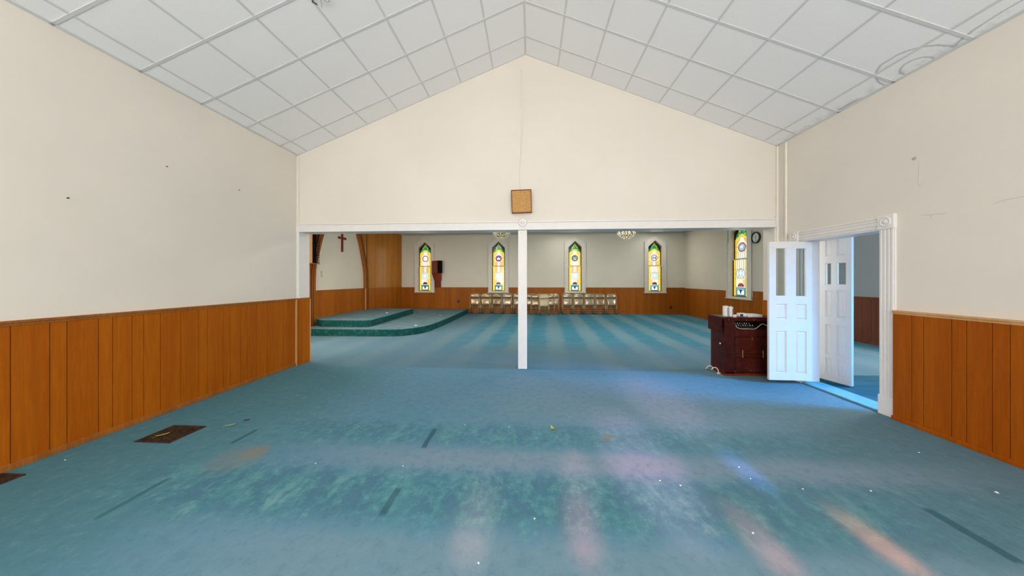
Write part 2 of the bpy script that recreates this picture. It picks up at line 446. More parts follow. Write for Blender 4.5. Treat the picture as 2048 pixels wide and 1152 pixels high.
# ------------------------------------------------------------------ near room walls
o = box('wall_left', XL-.2, XL, YR, YB2, 0, EL+.02, M['cream']); tag(o, 'left cream plaster wall above honey wood panelling', 'wall', kind='structure')
gl = [2.214,2.416,2.516,2.717,2.819,2.969,3.065,3.215,3.416,3.616,3.721,3.921,4.024,4.178,4.275,4.432,4.626,4.842,4.942,5.190]
gl = [2.214-.2-.61*k-d for k in range(9) for d in (0, .10, .31, .41)] + gl
wainscot(o, 'x', XL+.02, 1, YR, 5.235, 0, 1.216, gl, M['panel'], base=.055, cap=.022)
for (px, pz, py) in ((XL, 2.876, 3.288), (XL, 2.863, 4.17), (XL, 2.303, 2.529)):
    n = MB().lathe([(.006, 0), (.006, .003), (.003, .004), (.003, .012), (.005, .013), (.005, .015)], (0, 0, 0), 10, 'x').build('wall_nail', M['rust'])
    n.location = (px, py, pz)
    tag(n, {3.288: 'small rusty nail left in the left cream wall, middle of three', 4.17: 'small rusty nail left in the left cream wall, nearest the opening', 2.529: 'small rusty nail left in the left cream wall, lowest of three'}[py], 'nail', 'old nails in the left wall')

o = MB().box(XR, XR+.24, YR, 3.773, 0, ER+.02).box(XR, XR+.24, 4.83, YB2, 0, ER+.02).box(XR, XR+.24, 3.773, 4.83, 2.144, ER+.02).build('wall_right', M['cream'])
tag(o, 'right cream plaster wall with doorway and red-brown wood panelling', 'wall', kind='structure')
gr = [3.46,3.363,3.156,3.056,2.9,2.801,2.60,2.50,2.30,2.20]+[2.0-.1*k for k in range(0, 62, 2)]+[1.85-.6*k for k in range(9)]
wainscot(o, 'x', 4.03, -1, YR, 3.63, 0, 1.212, gr, M['panelr'], thick=.05, base=.045, cap=.018, rail=M['panelr'], capmat=M['railpale'])
ck = MB()
for pts in ([(3.43, 2.226), (3.38, 2.220), (3.345, 2.212), (3.29, 2.212), (3.23, 2.204)], [(2.93, 2.222), (2.857, 2.238), (2.80, 2.240), (2.70, 2.246)], [(3.445, 2.80), (3.441, 2.70), (3.446, 2.62), (3.449, 2.577), (3.437, 2.545), (3.429, 2.518)], [(3.345, 2.212), (3.347, 2.18)]):
    ck.tube([(XR, y, z) for y, z in pts], .0022, 5)
ck.build('plaster_crack', M['crack'], o)
n = MB().lathe([(.02, 0), (.018, .004), (.006, .005), (.005, .012)], (0, 0, 0), 12, 'x').build('screw_anchor', M['switch'])
n.location = (XR, 3.479, 2.842); n.rotation_euler = (0, 0, PI); tag(n, 'small plaster-crusted screw anchor high on the right cream wall', 'screw')

o = MB().box(XL, XR+.2, YR-.2, YR, 0, 5.6).build('wall_rear', M['cream']); tag(o, 'cream wall behind the viewer', 'wall', kind='structure')

# cross wall: gable above the wide opening, and its flanks seen from the far room
gab = MB()
gab.prism([(XL, OZ), (XR+.1, OZ), (XR+.1, roof_z(XR+.1)), (RX, RZ+.02), (XL, EL)], YB, YB2, 'y')
gab.box(-7.2, XL-.001, YB2-.14, YB2, 0, 3.9); gab.box(4.33, 8.35, YB2-.14, YB2, 3.1, 3.9)
o = gab.build('wall_gable', M['cream']); tag(o, 'cream gable wall with a wide opening into the far room', 'wall', kind='structure')
# jamb linings
j = MB().box(XL-.001, -4.20, YB-.02, YB2, 1.216, OZ).build('trim_1', M['trim'], None, .004); tag(j, 'white lining of the opening at its left end', 'trim', kind='structure')
w = MB()
for a, b in ((5.24, 5.30), (5.303, 5.40), (5.403, 5.515)): w.box(XL, -4.185, a, b, 0, 1.19)
w.build('jamb_panelling', M['panel'], j, .0015)
box('cap_rail', XL, -4.178, 5.235, 5.525, 1.19, 1.216, M['rail'], j, .003)
box('corner_bead', -4.19, -4.176, 5.507, 5.522, 0, 1.19, M['railpale'], j, .002)
box('corner_strip', XL+.018, XL+.045, 5.205, 5.225, 0, 1.194, M['railpale'], j, .002)
j = MB().box(4.035, XR+.02, YB-.005, YB2, 1.2, OZ).build('trim_2', M['cream'], None, .004); tag(j, 'cream lining of the opening at its right end beside the white doors', 'trim', kind='structure')
box('jamb_panelling', 4.02, XR+.02, YB, YB2, 0, 1.185, M['panel'], j, .002)
box('cap_rail', 4.01, XR+.02, YB, YB2+.01, 1.185, 1.2, M['rail'], j, .003)
# header casing
h = MB().box(XL, 4.04, YB-.028, YB, OZ-.012, 2.545).box(XL, 4.04, YB-.04, YB, 2.545, 2.572).box(XL, 4.04, YB-.02, YB2, OZ-.012, OZ).build('trim_3', M['trim'], None, .004)
tag(h, 'long white header casing over the wide opening', 'trim', kind='structure')
box('end_cap', 4.03, 4.055, YB-.045, YB, OZ-.015, 2.60, M['trim'], h, .003)
box('corner_casing', XL, XL+.045, YB-.022, YB, OZ-.01, EL-.03, M['cream'], h, .004)
MB().lathe([(.075, 0), (.075, -.012), (.062, -.02), (.05, -.014), (.034, -.014), (.028, -.022), (.01, -.026)], (-.135, YB-.03, 2.545), 28, 'y').build('rosette', M['trim'], h, 0, True)
# vertical strips in the right corner
st = MB().box(4.052, 4.082, YB-.035, YB, 0, 3.76).build('trim_4', M['pipe'], None, .008); tag(st, 'cream vertical corner strip between gable wall and right wall', 'trim', kind='structure')
st = MB().box(XR-.028, XR, 5.07, 5.10, 0, 3.75).build('trim_5', M['pipe'], None, .008); tag(st, 'cream vertical wire strip on the right wall beside the corner', 'trim', kind='structure')

# post in the opening
p = MB().box(-.217, -.061, YB-.01, YB+.15, 0, OZ-.012).build('support_post', M['trim'], None, .008)
tag(p, 'white square post standing in the middle of the wide opening', 'post', kind='structure')

# wall speaker over the post
s = empty('wall_speaker', (-.155, YB, 2.905)); s.rotation_euler = (R(6), R(-1.2), 0)
tag(s, 'small square wood-framed speaker with tan cloth front on the gable wall', 'speaker')
f = MB()
W2, H2, D2 = .172, .195, .09
f.box(-W2, W2, -D2+.015, -.015, -H2, H2)
f.box(-W2, W2, -D2-.008, -D2+.02, H2-.014, H2); f.box(-W2, W2, -D2-.008, -D2+.02, -H2, -H2+.014)
f.box(-W2, -W2+.012, -D2-.008, -D2+.02, -H2, H2); f.box(W2-.012, W2, -D2-.008, -D2+.02, -H2, H2)
f.build('speaker_case', M['redwood'], s)
box('grille_cloth', -W2+.012, W2-.012, -D2-.002, -D2+.015, -H2+.014, H2-.014, M['cork'], s)
cb = MB().tube([(-.02, -.012, .19), (-.024, -.004, .30), (-.03, -.008, .5), (.01, -.03, .9), (.045, -.10, 1.7), (.05, -.16, 2.2)], .004, 6)
cb.build('speaker_wire', M['pipe'], s, 0, True).rotation_euler = (R(-6), 0, 0)

# ------------------------------------------------------------------ doorway on the right
c = MB()
c.box(XR-.02, XR, 3.633, 3.787, 0, 2.135)                     # near casing
for y in (3.655, 3.69, 3.73, 3.765): c.box(XR-.028, XR, y-.010, y+.010, .22, 2.135)
c.box(XR-.032, XR, 3.628, 3.792, 0, .22)
c.box(XR-.02, XR, 4.85, 5.0, 0, 2.135)
for y in (4.87, 4.91, 4.95, 4.985): c.box(XR-.028, XR, y-.010, y+.010, .22, 2.135)
c.box(XR-.02, XR, 3.787, 4.85, 2.135, 2.285)
for z in (2.155, 2.19, 2.235, 2.268): c.box(XR-.028, XR, 3.787, 4.85, z-.010, z+.010)
o = c.build('trim_6', M['trim'], None, .003); tag(o, 'white fluted casing around the doorway in the right wall', 'trim', kind='structure')
for y0, y1 in ((3.628, 3.79), (4.848, 5.003)):
    bl = MB().box(XR-.04, XR, y0, y1, 2.132, 2.292).build('corner_block', M['trim'], o, .004)
    MB().lathe([(.058, 0), (.058, -.006), (.048, -.012), (.040, -.004), (.026, -.004), (.02, -.012), (.004, -.016)], (XR-.038, (y0+y1)/2, 2.212), 24, 'x').build('bullseye', M['trim'], bl, 0, True)
rv = MB().box(XR-.015, XR+.25, 3.774, 3.79, 0, 2.13).box(XR-.015, XR+.25, 4.814, 4.829, 0, 2.143).box(XR-.015, XR+.25, 3.774, 4.829, 2.126, 2.143).build('jamb_lining', M['doorpaint'], o, .002)
o = box('trim_7', XR-.01, XR+.27, 3.79, 4.83, 0, .022, M['threshold'], None, .008); tag(o, 'carpeted threshold strip of the right doorway', 'threshold', kind='structure')

def panel_door(name, w, z0, z1, panels, glasses, thick=.04):
    """local: x from 0 (free edge) to w, face at y=0 toward viewer"""
    root = empty(name)
    xs = sorted({0, w}|{q for p in panels+glasses for q in p[:2]}); zs = sorted({z0, z1}|{q for p in panels+glasses for q in p[2:]})
    fr = MB()
    for a, b in zip(xs, xs[1:]):
        for c_, d in zip(zs, zs[1:]):
            mx_, mz = (a+b)/2, (c_+d)/2
            if any(p[0] < mx_ < p[1] and p[2] < mz < p[3] for p in panels+glasses): continue
            fr.box(a, b, 0, thick, c_, d)
    fr.build('door_frame', M['doorpaint'], root)
    for (a, b, c_, d) in panels:
        p = MB(); p.box(a, b, .013, thick-.013, c_, d)
        for f0, f1 in ((.013, .004), (thick-.013, thick-.004)):
            i = .028
            p.raw([(a+.012, f0, c_+.012), (b-.012, f0, c_+.012), (b-.012, f0, d-.012), (a+.012, f0, d-.012), (a+i, f1, c_+i), (b-i, f1, c_+i), (b-i, f1, d-i), (a+i, f1, d-i)],
                  [(4, 5, 6, 7), (0, 1, 5, 4), (1, 2, 6, 5), (2, 3, 7, 6), (3, 0, 4, 7)])
        p.build('raised_panel', M['doorpaint'], root, 0, False, True)
    for (a, b, c_, d) in glasses:
        box('glass_pane', a, b, thick/2-.003, thick/2+.003, c_, d, M['glass'], root)
        md = MB()
        for x0, x1, zz0, zz1 in ((a, a+.008, c_, d), (b-.008, b, c_, d), (a, b, c_, c_+.008), (a, b, d-.008, d)): md.box(x0, x1, .006, .03, zz0, zz1)
        md.build('glazing_bead', M['doorpaint'], root)
    return root
W1 = .60
d1 = panel_door('door_1', W1, .05, 2.122,
    [(.155*W1, .405*W1, .963, 1.19), (.63*W1, .875*W1, .955, 1.185), (.155*W1, .405*W1, .16, .785), (.63*W1, .875*W1, .15, .78)],
    [(.155*W1, .395*W1, 1.305, 2.03), (.625*W1, .865*W1, 1.30, 2.025)])
d1.location = (3.575, 4.768, 0); d1.rotation_euler = (0, 0, R(-.6))
tag(d1, 'open white half-glazed panel door standing out from the right doorway', 'door', kind='structure')
for z in (.30, 1.1, 1.88): MB().lathe([(.009, -.05), (.009, .05)], (W1+.004, .02, z), 10).build('hinge', M['doorpaint'], d1)
for x, z in ((.02, 2.05), (.055, 2.08), (.055, 2.03)): MB().lathe([(.006, 0), (.006, -.004)], (x, 0, z), 8, 'y').build('screw_head', M['steel'], d1)
W2_ = .405
d2 = panel_door('door_2', W2_, .015, 2.36,
    [(a, b, c_, d) for a, b in ((.09, .165), (.23, .345)) for c_, d in ((.10, .355), (.405, .87), (.985, 1.385), (1.91, 2.25))],
    [(.09, .165, 1.475, 1.81), (.23, .345, 1.475, 1.81)])
d2.location = (4.519, 5.045, 0); d2.rotation_euler = (0, 0, math.atan2(-.394, .096))
tag(d2, 'narrow white panel door with two small panes seen through the right doorway', 'door', kind='structure')

# ------------------------------------------------------------------ side room beyond the doorway
SX = 8.2
sr = MB().box(SX, SX+.15, 0, 9.2, 0, 3.8).box(4.32, SX, .0, .15, 0, 3.2).box(FX1+.2, SX, 9.02, 9.2, 0, 3.8)
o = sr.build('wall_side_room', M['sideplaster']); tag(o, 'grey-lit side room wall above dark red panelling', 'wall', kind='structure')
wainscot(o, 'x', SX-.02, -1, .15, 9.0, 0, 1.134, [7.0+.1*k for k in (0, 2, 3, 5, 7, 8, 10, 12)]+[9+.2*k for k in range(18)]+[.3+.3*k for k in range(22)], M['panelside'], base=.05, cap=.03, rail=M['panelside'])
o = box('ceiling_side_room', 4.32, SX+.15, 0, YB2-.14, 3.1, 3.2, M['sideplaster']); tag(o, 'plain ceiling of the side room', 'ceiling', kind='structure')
# ------------------------------------------------------------------ far room shell
o = MB().box(-7.2, 8.4, YB2, 14.3, FZ, FZ+.1).build('ceiling_far_room', M['ceil2']); tag(o, 'flat grey-cream ceiling of the far room', 'ceiling', kind='structure')
cm = MB().box(FX0, FX1, FY-.05, FY, FZ-.05, FZ).box(FX1-.05, FX1, 9.0, FY, FZ-.05, FZ); cm.build('cornice', M['ceil2'], o, .01)
# recessed ceiling light panels
for i, (x0, x1, y0, y1) in enumerate(((.96, 2.16, 12.9, 13.45), (5.16, 5.75, 12.9, 13.5))):
    L = empty('ceiling_light', ((x0+x1)/2, (y0+y1)/2, FZ))
    tag(L, ('wide flat white ceiling light panel above the middle of the far room', 'small flat white ceiling light panel near the far right corner')[i], 'ceiling light', 'far room ceiling lights')
    a, b = (x1-x0)/2, (y1-y0)/2
    MB().box(-a, a, -b, -b+.03, -.03, 0).box(-a, a, b-.03, b, -.03, 0).box(-a, -a+.03, -b, b, -.03, 0).box(a-.03, a, -b, b, -.03, 0).build('frame', M['trim'], L)
    box('diffuser', -a+.03, a-.03, -b+.03, b-.03, -.02, -.005, G['white'], L)
    lt = bpy.data.lights.new('panel_lamp', 'AREA'); lt.shape = 'RECTANGLE'; lt.size = 2*a-.1; lt.size_y = 2*b-.1; lt.energy = 12; lt.color = (1, .97, .9)
    lo = bpy.data.objects.new('panel_lamp', lt); C.objects.link(lo); lo.parent = L; lo.location = (0, 0, -.04)

WC = [-4.99, -1.49, 2.04, 5.61]          # window centres on the far wall
WH, WZ0, WZ1 = .33, 1.0, 3.33            # hole half width, bottom, top
fw = MB(); xs = [FX0-.1]+[q for c_ in WC for q in (c_-WH, c_+WH)]+[FX1+.1]
for i in range(0, len(xs), 2): fw.box(xs[i], xs[i+1], FY, FY+.2, 0, FZ)
for c_ in WC: fw.box(c_-WH, c_+WH, FY, FY+.2, 0, WZ0); fw.box(c_-WH, c_+WH, FY, FY+.2, WZ1, FZ)
o = fw.build('wall_far', M['plaster']); tag(o, 'far plaster wall with four stained-glass windows above wood panelling', 'wall', kind='structure')
def run(parent, a0, a1, z1=1.205, ax='y', face=FY-.02, sg=-1, mat=None):
    return wainscot(parent, ax, face, sg, a0, a1, 0, z1, [a0+.1*k for k in range(1, 200) if rnd.random() < .75], mat or M['panel2'], gap=.004, base=.05, cap=.02)
CW = .475
xs = [-6.14]+[q for c_ in WC for q in (c_-CW, c_+CW)]+[FX1-.02]
for i in range(0, len(xs), 2): run(o, xs[i], xs[i+1])
for c_ in WC: run(o, c_-CW, c_+CW, .985)
MB().box(-4.12, -4.108, FY-.006, FY, 2.45, FZ).build('wire_strip', M['casing2'], o)

RW = 10.50                               # right-hand window centre (y)
RH, RC = WH*1.28, CW*1.28
fr = MB(); fr.box(FX1, FX1+.2, 9.0, RW-RH, 0, FZ).box(FX1, FX1+.2, RW+RH, FY+.2, 0, FZ).box(FX1, FX1+.2, RW-RH, RW+RH, 0, .956).box(FX1, FX1+.2, RW-RH, RW+RH, 3.477, FZ)
o = fr.build('wall_far_right', M['plaster']); tag(o, 'right plaster wall of the far room with one stained-glass window and a clock', 'wall', kind='structure')
run(o, 9.0, RW-RC-.02, 1.2, 'x', FX1-.02, -1); run(o, RW+RC+.02, FY-.02, 1.18, 'x', FX1-.02, -1); run(o, RW-RC-.02, RW+RC+.02, .90, 'x', FX1-.02, -1)

# ------------------------------------------------------------------ left wall of the far room with pointed arch
lw = MB().box(FX0-.2, FX0, YB2, FY+.2, 0, FZ)
o = lw.build('wall_far_left', M['plaster']); tag(o, 'left wall of the far room with a cream pointed arch between wood panels', 'wall', kind='structure')
AC = 10.0
prof = [(0, 1.35), (1.2, 1.355), (1.55, 1.35), (1.84, 1.33), (2.05, 1.29), (2.32, 1.20), (2.75, 1.06), (3.0, .96), (3.29, .83), (3.69, .62)]
def arch(dw, d0, d1, z0, side):
    return None
for sg in (1, -1):
    inner = [(AC+sg*w, z) for z, w in prof]
    outer = [(AC+sg*(w+.19+.02*max(0, z-2)), z) for z, w in prof]
    tr = MB()
    for (p0, p1), (q0, q1) in zip(zip(inner, inner[1:]), zip(outer, outer[1:])):
        tr.prism([p0, q0, q1, p1], FX0, FX0+.075, 'x')
    tr.build('arch_trim', M['panel2'], o)
    mid = [(a[0]*.45+b[0]*.55, a[1]) for a, b in zip(inner, outer)]
    ml = MB().tube([(FX0+.078, y, z) for y, z in outer], .014, 6).tube([(FX0+.078, y, z) for y, z in mid], .009, 6); ml.build('arch_moulding', M['groove'], o)
    # wood spandrel on the outer side
    yb = AC+sg*1.545 if sg < 0 else 11.58
    end = YB2 if sg < 0 else 11.62
    spn = MB()
    for (q0, q1) in zip(outer, outer[1:]):
        spn.prism([(end, q0[1]), q0, q1, (end, q1[1])], FX0, FX0+.03, 'x')
    spn.build('wood_spandrel', M['panelgold'] if sg > 0 else M['panel2'], o)
wainscot(o, 'x', FX0+.03, 1, AC-1.36, AC+1.36, .4, 1.235, [AC-1.36+.1*k for k in range(1, 28) if k % 3], M['panel2'], gap=.004, base=.05, cap=.035)
box('edge_strip', FX0+.07, FX0+.10, 11.35, 11.385, .4, 1.21, M['railpale'], o, .003)
# golden panel wall running from the arch to the far corner
ang = math.atan2(.30, 14.05-11.5)
gp = empty('wall_far_corner', (FX0+.02, 11.54, 0), 0)
gp.rotation_euler = (0, 0, -ang); tag(gp, 'tall golden wood-panelled wall beside the first window at the left', 'wall', kind='structure')
ln = 2.57; up = MB(); dn = MB()
y = 0
while y < ln:
    wd = min(rnd.choice((.1, .1, .15, .2)), ln-y)
    up.box(-.05, .03, y+.002, y+wd-.002, 1.235, FZ); dn.box(-.05, .03, y+.002, y+wd-.002, 0, 1.215); y += wd
up.build('upper_panelling', M['panelgold'], gp, .0012); dn.build('lower_panelling', M['panel2'], gp, .0012)
box('panel_backing', -.055, .026, 0, ln, 0, FZ, M['groove'], gp)
box('dado_rail', 0, .036, 0, ln, 1.215, 1.235, M['rail'], gp)
q = MB().box(-.004, 0, -.05, .05, -.06, .06).build('power_outlet', M['black'], None, .002)

# outlets
def outlet(loc, rz, label, size=(.09, .14)):
    r_ = empty('power_outlet', loc, rz); tag(r_, label, 'outlet', 'dark power outlets in the far room')
    w_, h_ = size
    MB().box(-w_/2, w_/2, -.008, 0, -h_/2, h_/2).build('cover_plate', M['black'], r_, .002)
    for dz in (-.035, .035):
        MB().lathe([(.022, -.008), (.022, -.013), (.018, -.014)], (0, 0, dz), 14, 'y').build('socket', M['groove'], r_)
bpy.data.objects.remove(q)
outlet((-3.379, FY-.02, .537), 0, 'dark outlet in the wood panelling left of the folding chairs')
outlet((6.295, FY-.02, .308), 0, 'dark outlet low in the panelling below the right window')
outlet((-6.245, 13.10, .47), PI/2-ang, 'dark outlet at the foot of the golden wood wall', (.14, .10))
sw = empty('light_switch', (FX0, 8.997, 1.734), PI/2); tag(sw, 'almond light switch plate on the cream wall inside the arch', 'switch')
box('cover_plate', -.035, .035, -.008, 0, -.10, .10, M['switch'], sw, .002); box('toggle', -.006, .006, -.02, -.008, -.015, .015, M['bulb'], sw)

# cross on the arch wall
cr = empty('wall_cross', (FX0, 10.0, 2.83)); tag(cr, 'slim brown wooden cross hanging on the cream wall inside the arch', 'cross')
box('upright', 0, .04, -.035, .035, -.32, .32, M['redwood'], cr, .004); box('crossbar', .005, .045, -.205, .205, .115, .185, M['redwood'], cr, .004)

# louvred sound cabinet beside the arch
lc = empty('louvred_cabinet', (FX0, 8.13, 2.02)); tag(lc, 'black louvred sound cabinet with orange wood side hung left of the arch', 'cabinet')
box('case', .085, .36, -.55, .0, 0, 1.25, M['railpale'], lc, .004)
box('bottom_board', .085, .40, -.55, .25, -.02, 0, M['rail'], lc, .003)
box('back_board', .085, .30, .0, .24, 0, 1.25, M['charcoal'], lc)
for k in range(24):
    z = .03+k*.05
    MB().raw([(.30, 0, z), (.30, .24, z), (.395, .24, z-.02), (.395, 0, z-.02), (.30, 0, z+.016), (.30, .24, z+.016), (.395, .24, z+.004), (.395, 0, z+.004)],
             [(0,1,2,3),(7,6,5,4),(0,4,5,1),(1,5,6,2),(2,6,7,3),(3,7,4,0)]).build('louvre', M['charcoal'], lc)

# ------------------------------------------------------------------ stage platforms
def platform(name, outline, z0, z1, label, r=.03):
    n = len(outline)
    mb = MB()
    c_ = (sum(p[0] for p in outline)/n, sum(p[1] for p in outline)/n)
    def inset(p, d):
        v = Vector((c_[0]-p[0], c_[1]-p[1])); v.normalize(); return (p[0]+v.x*d, p[1]+v.y*d)
    levels = [(0, z0), (0, z1-r), (r*.3, z1-r*.3), (r, z1)]
    vs = []
    for d, z in levels: vs += [(*inset(p, d), z) for p in outline]
    fs = [list(range(n))[::-1], [3*n+i for i in range(n)]]
    for l in range(3):
        for i in range(n): fs.append((l*n+i, l*n+(i+1) % n, (l+1)*n+(i+1) % n, (l+1)*n+i))
    mb.raw(vs, fs)
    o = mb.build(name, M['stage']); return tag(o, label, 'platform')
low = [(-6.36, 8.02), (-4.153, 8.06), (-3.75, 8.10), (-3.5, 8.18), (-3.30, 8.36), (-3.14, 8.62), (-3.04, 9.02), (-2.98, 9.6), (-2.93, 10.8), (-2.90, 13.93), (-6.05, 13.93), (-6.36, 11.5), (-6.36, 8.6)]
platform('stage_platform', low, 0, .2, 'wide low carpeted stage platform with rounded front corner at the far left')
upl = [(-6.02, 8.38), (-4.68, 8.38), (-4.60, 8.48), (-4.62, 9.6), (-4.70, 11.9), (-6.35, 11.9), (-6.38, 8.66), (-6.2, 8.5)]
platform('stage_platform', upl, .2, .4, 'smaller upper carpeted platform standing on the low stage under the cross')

# ------------------------------------------------------------------ stained-glass windows
def poly(mb, pts, d, m):
    vs = [(x, d, z) for x, z in pts]; mb.raw(vs, [list(range(len(pts)))], m)
def disc(cx, cz, r, n=24, a0=0, a1=2*PI):
    full = abs(a1-a0-2*PI) < 1e-4
    return [(cx+r*math.cos(a0+(a1-a0)*k/(n if full else n-1)), cz+r*math.sin(a0+(a1-a0)*k/(n if full else n-1))) for k in range(n)]
def window(n, label, emblem):
    root = empty(f'window_{n}'); tag(root, label, 'window', kind='structure')
    cs = MB()
    for sg in (-1, 1):
        cs.prism([(sg*.475, .98), (sg*.475, 3.26), (sg*.41, 3.26), (sg*.40, 3.29), (sg*.06, 3.53), (0, 3.56), (0, 3.34), (sg*.30, 3.06), (sg*.30, .98)], -.04, 0, 'y')
        cs.prism([(sg*.475, 1.0), (sg*.475, 3.28), (sg*.445, 3.28), (sg*.445, 1.0)], -.06, -.03, 'y')
        cs.prism([(sg*.475, 3.25), (sg*.475, 3.30), (sg*.40, 3.30), (0, 3.595), (0, 3.55), (sg*.39, 3.26)], -.055, -.03, 'y')
    cs.box(-.475, .475, -.05, 0, .98, 1.02)
    cs.build('casing', M['casing2'], root)
    rv = MB()
    for sg in (-1, 1): rv.box(sg*.30, sg*.345, 0, .14, 1.0, 3.06); rv.prism([(sg*.30, 3.06), (0, 3.34), (0, 3.40), (sg*.345, 3.10)], 0, .14, 'y')
    rv.box(-.33, .33, 0, .14, .99, 1.03)
    rv.build('reveal', M['casing2'], root)
    sill = box('sill', -.50, .50, -.065, 0, .955, .985, M['casing2'], root, .004)
    # upper sash
    Y = .085
    up = MB()
    for sg in (-1, 1): up.box(sg*.275, sg*.302, Y-.02, Y+.02, 2.19, 3.05); up.prism([(sg*.302, 3.05), (0, 3.335), (0, 3.30), (sg*.275, 3.03)], Y-.02, Y+.02, 'y')
    up.box(-.302, .302, Y-.03, Y+.02, 2.18, 2.215)
    us = up.build('upper_sash', M['rail'], root)
    g = MB(); D = Y
    def lay(pts, m):
        nonlocal D
        poly(g, pts, D, m)
    def sym(pts): return pts+[(-x, z) for x, z in pts[::-1]]
    lay(sym([(0, 3.30), (.275, 3.03), (.275, 2.21)]), G['dark']); D -= .0012
    lay(sym([(0, 3.27), (.06, 3.17), (.14, 3.05), (.22, 2.93), (.262, 2.80), (.262, 2.21)]), G['green']); D -= .0012
    for cx, cz, r_, m in ((.05, 3.03, .042, 'teal'), (-.05, 3.03, .042, 'teal'), (.165, 2.91, .045, 'teal'), (-.165, 2.91, .045, 'teal'), (.10, 3.06, .028, 'lime'), (-.10, 3.06, .028, 'lime'), (.10, 2.95, .035, 'lime'), (-.10, 2.95, .035, 'lime'), (.045, 3.13, .025, 'lime'), (-.045, 3.13, .025, 'lime'), (.21, 2.85, .03, 'lime'), (-.21, 2.85, .03, 'lime')):
        lay(disc(cx, cz, r_, 12), G[m])
    D -= .0012
    lay([(0, 3.245), (.026, 3.185), (0, 3.09), (-.026, 3.185)], G['red']); D -= .0012
    lay(sym([(0, 2.985), (.13, 2.90), (.255, 2.80), (.255, 2.21)]), G['yellow']); D -= .0012
    lay(sym([(0, 2.90), (.10, 2.83), (.190, 2.75), (.190, 2.21)]), G['cream']); D -= .0012
    for sg in (-1, 1):
        lay([(sg*.05, 2.40), (sg*.185, 2.40), (sg*.185, 2.215), (sg*.05, 2.215)], G['peach' if (n+sg) % 2 and n < 5 else 'cream'])  # cream instead of peach paints stronger backlight into the right-wall window
        lay([(sg*.06, 2.80), (sg*.10, 2.83), (sg*.19, 2.75), (sg*.19, 2.66), (sg*.12, 2.70)], G['peach'])
    lay([(-.035, 2.85), (.035, 2.85), (.035, 2.215), (-.035, 2.215)], G['white']); D -= .0012
    lay(disc(0, 2.555, .150, 30), G['red']); D -= .0012
    lay(disc(0, 2.555, .112, 28), G[{'white': 'paleblue'}.get(emblem, emblem)]); D -= .0012
    if emblem == 'blue':
        for pts in ([(-.012, 2.62), (.012, 2.62), (.03, 2.54), (0, 2.48), (-.03, 2.54)], [(-.09, 2.59), (-.03, 2.55), (-.02, 2.50), (-.06, 2.50)], [(.09, 2.59), (.03, 2.55), (.02, 2.50), (.06, 2.50)]): lay(pts, G['white'])
    elif emblem == 'teal':
        for pts in (disc(-.04, 2.57, .03, 10), disc(.05, 2.58, .025, 10), [(-.07, 2.50), (0, 2.53), (.07, 2.50), (.02, 2.47)]): lay(pts, G['paleblue'])
    elif emblem == 'white':
        lay([(-.05, 2.49), (.05, 2.49), (.05, 2.62), (-.05, 2.62)], G['white'])
    elif emblem == 'paleblue':
        for sg in (-1, 1): lay([(sg*.02, 2.50), (sg*.08, 2.50), (sg*.08, 2.60), (sg*.02, 2.62)], G['blue'])
    else:
        for pts in (disc(-.02, 2.56, .05, 12), [(.0, 2.52), (.07, 2.60), (.06, 2.62), (-.02, 2.56)]): lay(pts, G['paleblue'])
    D -= .002
    def cames(mb, segs, d):
        for a, b in segs:
            v = Vector((b[0]-a[0], 0, b[1]-a[1])); L_ = v.length
            nrm = Vector((-v.z, 0, v.x))/L_*.0032
            vs = [(a[0]-nrm.x, d, a[1]-nrm.z), (b[0]-nrm.x, d, b[1]-nrm.z), (b[0]+nrm.x, d, b[1]+nrm.z), (a[0]+nrm.x, d, a[1]+nrm.z)]
            vs += [(x, d-.004, z) for x, _, z in vs]
            mb.raw(vs, [(0,1,2,3),(7,6,5,4),(0,4,5,1),(1,5,6,2),(2,6,7,3),(3,7,4,0)], G['lead'])
    S = []
    for sg in (-1, 1):
        S += [((sg*.19, 2.21), (sg*.19, 2.75)), ((sg*.19, 2.75), (0, 2.90)), ((sg*.255, 2.21), (sg*.255, 2.80)), ((sg*.255, 2.80), (0, 2.985)), ((sg*.035, 2.21), (sg*.035, 2.40)), ((sg*.262, 2.40), (sg*.15, 2.40)), ((sg*.262, 2.62), (sg*.15, 2.56)), ((sg*.115, 2.21), (sg*.115, 2.45)), ((0, 2.985), (sg*.02, 3.09))]
        S += [((sg*.01, 3.27), (sg*.14, 3.05)), ((sg*.14, 3.05), (sg*.262, 2.80))]
    cames(g, S, D)
    g.build('stained_pane', None, us, recalc=False)
    # lower sash, one step toward the room
    Y2 = .045
    lo = MB()
    for sg in (-1, 1): lo.box(sg*.272, sg*.302, Y2-.02, Y2+.02, 1.03, 2.20)
    lo.box(-.302, .302, Y2-.02, Y2+.02, 1.02, 1.055)
    ls = lo.build('lower_sash', M['rail'], root)
    box('meeting_rail', -.312, .312, Y2-.03, Y2+.02, 2.17, 2.205, M['casing2'], ls, .003)
    g = MB(); D = Y2
    rect = lambda x0, x1, z0, z1: [(x0, z0), (x1, z0), (x1, z1), (x0, z1)]
    lay(rect(-.275, .275, 1.05, 2.175), G['brown']); D -= .0012
    for sg in (-1, 1): lay(rect(sg*.185, sg*.262, 1.055, 2.175), G['yellow'])
    D -= .0012
    lay(rect(-.185, .185, 1.06, 2.175), G['cream']); D -= .0012
    for sg in (-1, 1):
        lay(rect(sg*.05, sg*.175, 1.90, 2.175), G['peach' if n < 4 else 'cream'])  # cream in the last two windows paints brighter daylight into the glass
        lay([(sg*.10, 1.88), (sg*.16, 1.80), (sg*.16, 1.68), (sg*.10, 1.60), (sg*.05, 1.70), (sg*.05, 1.80)], G['paleblue'])
        lay(rect(sg*.07, sg*.18, 1.36, 1.56), G['peach' if sg*(n % 2-.5) > 0 else 'cream'])
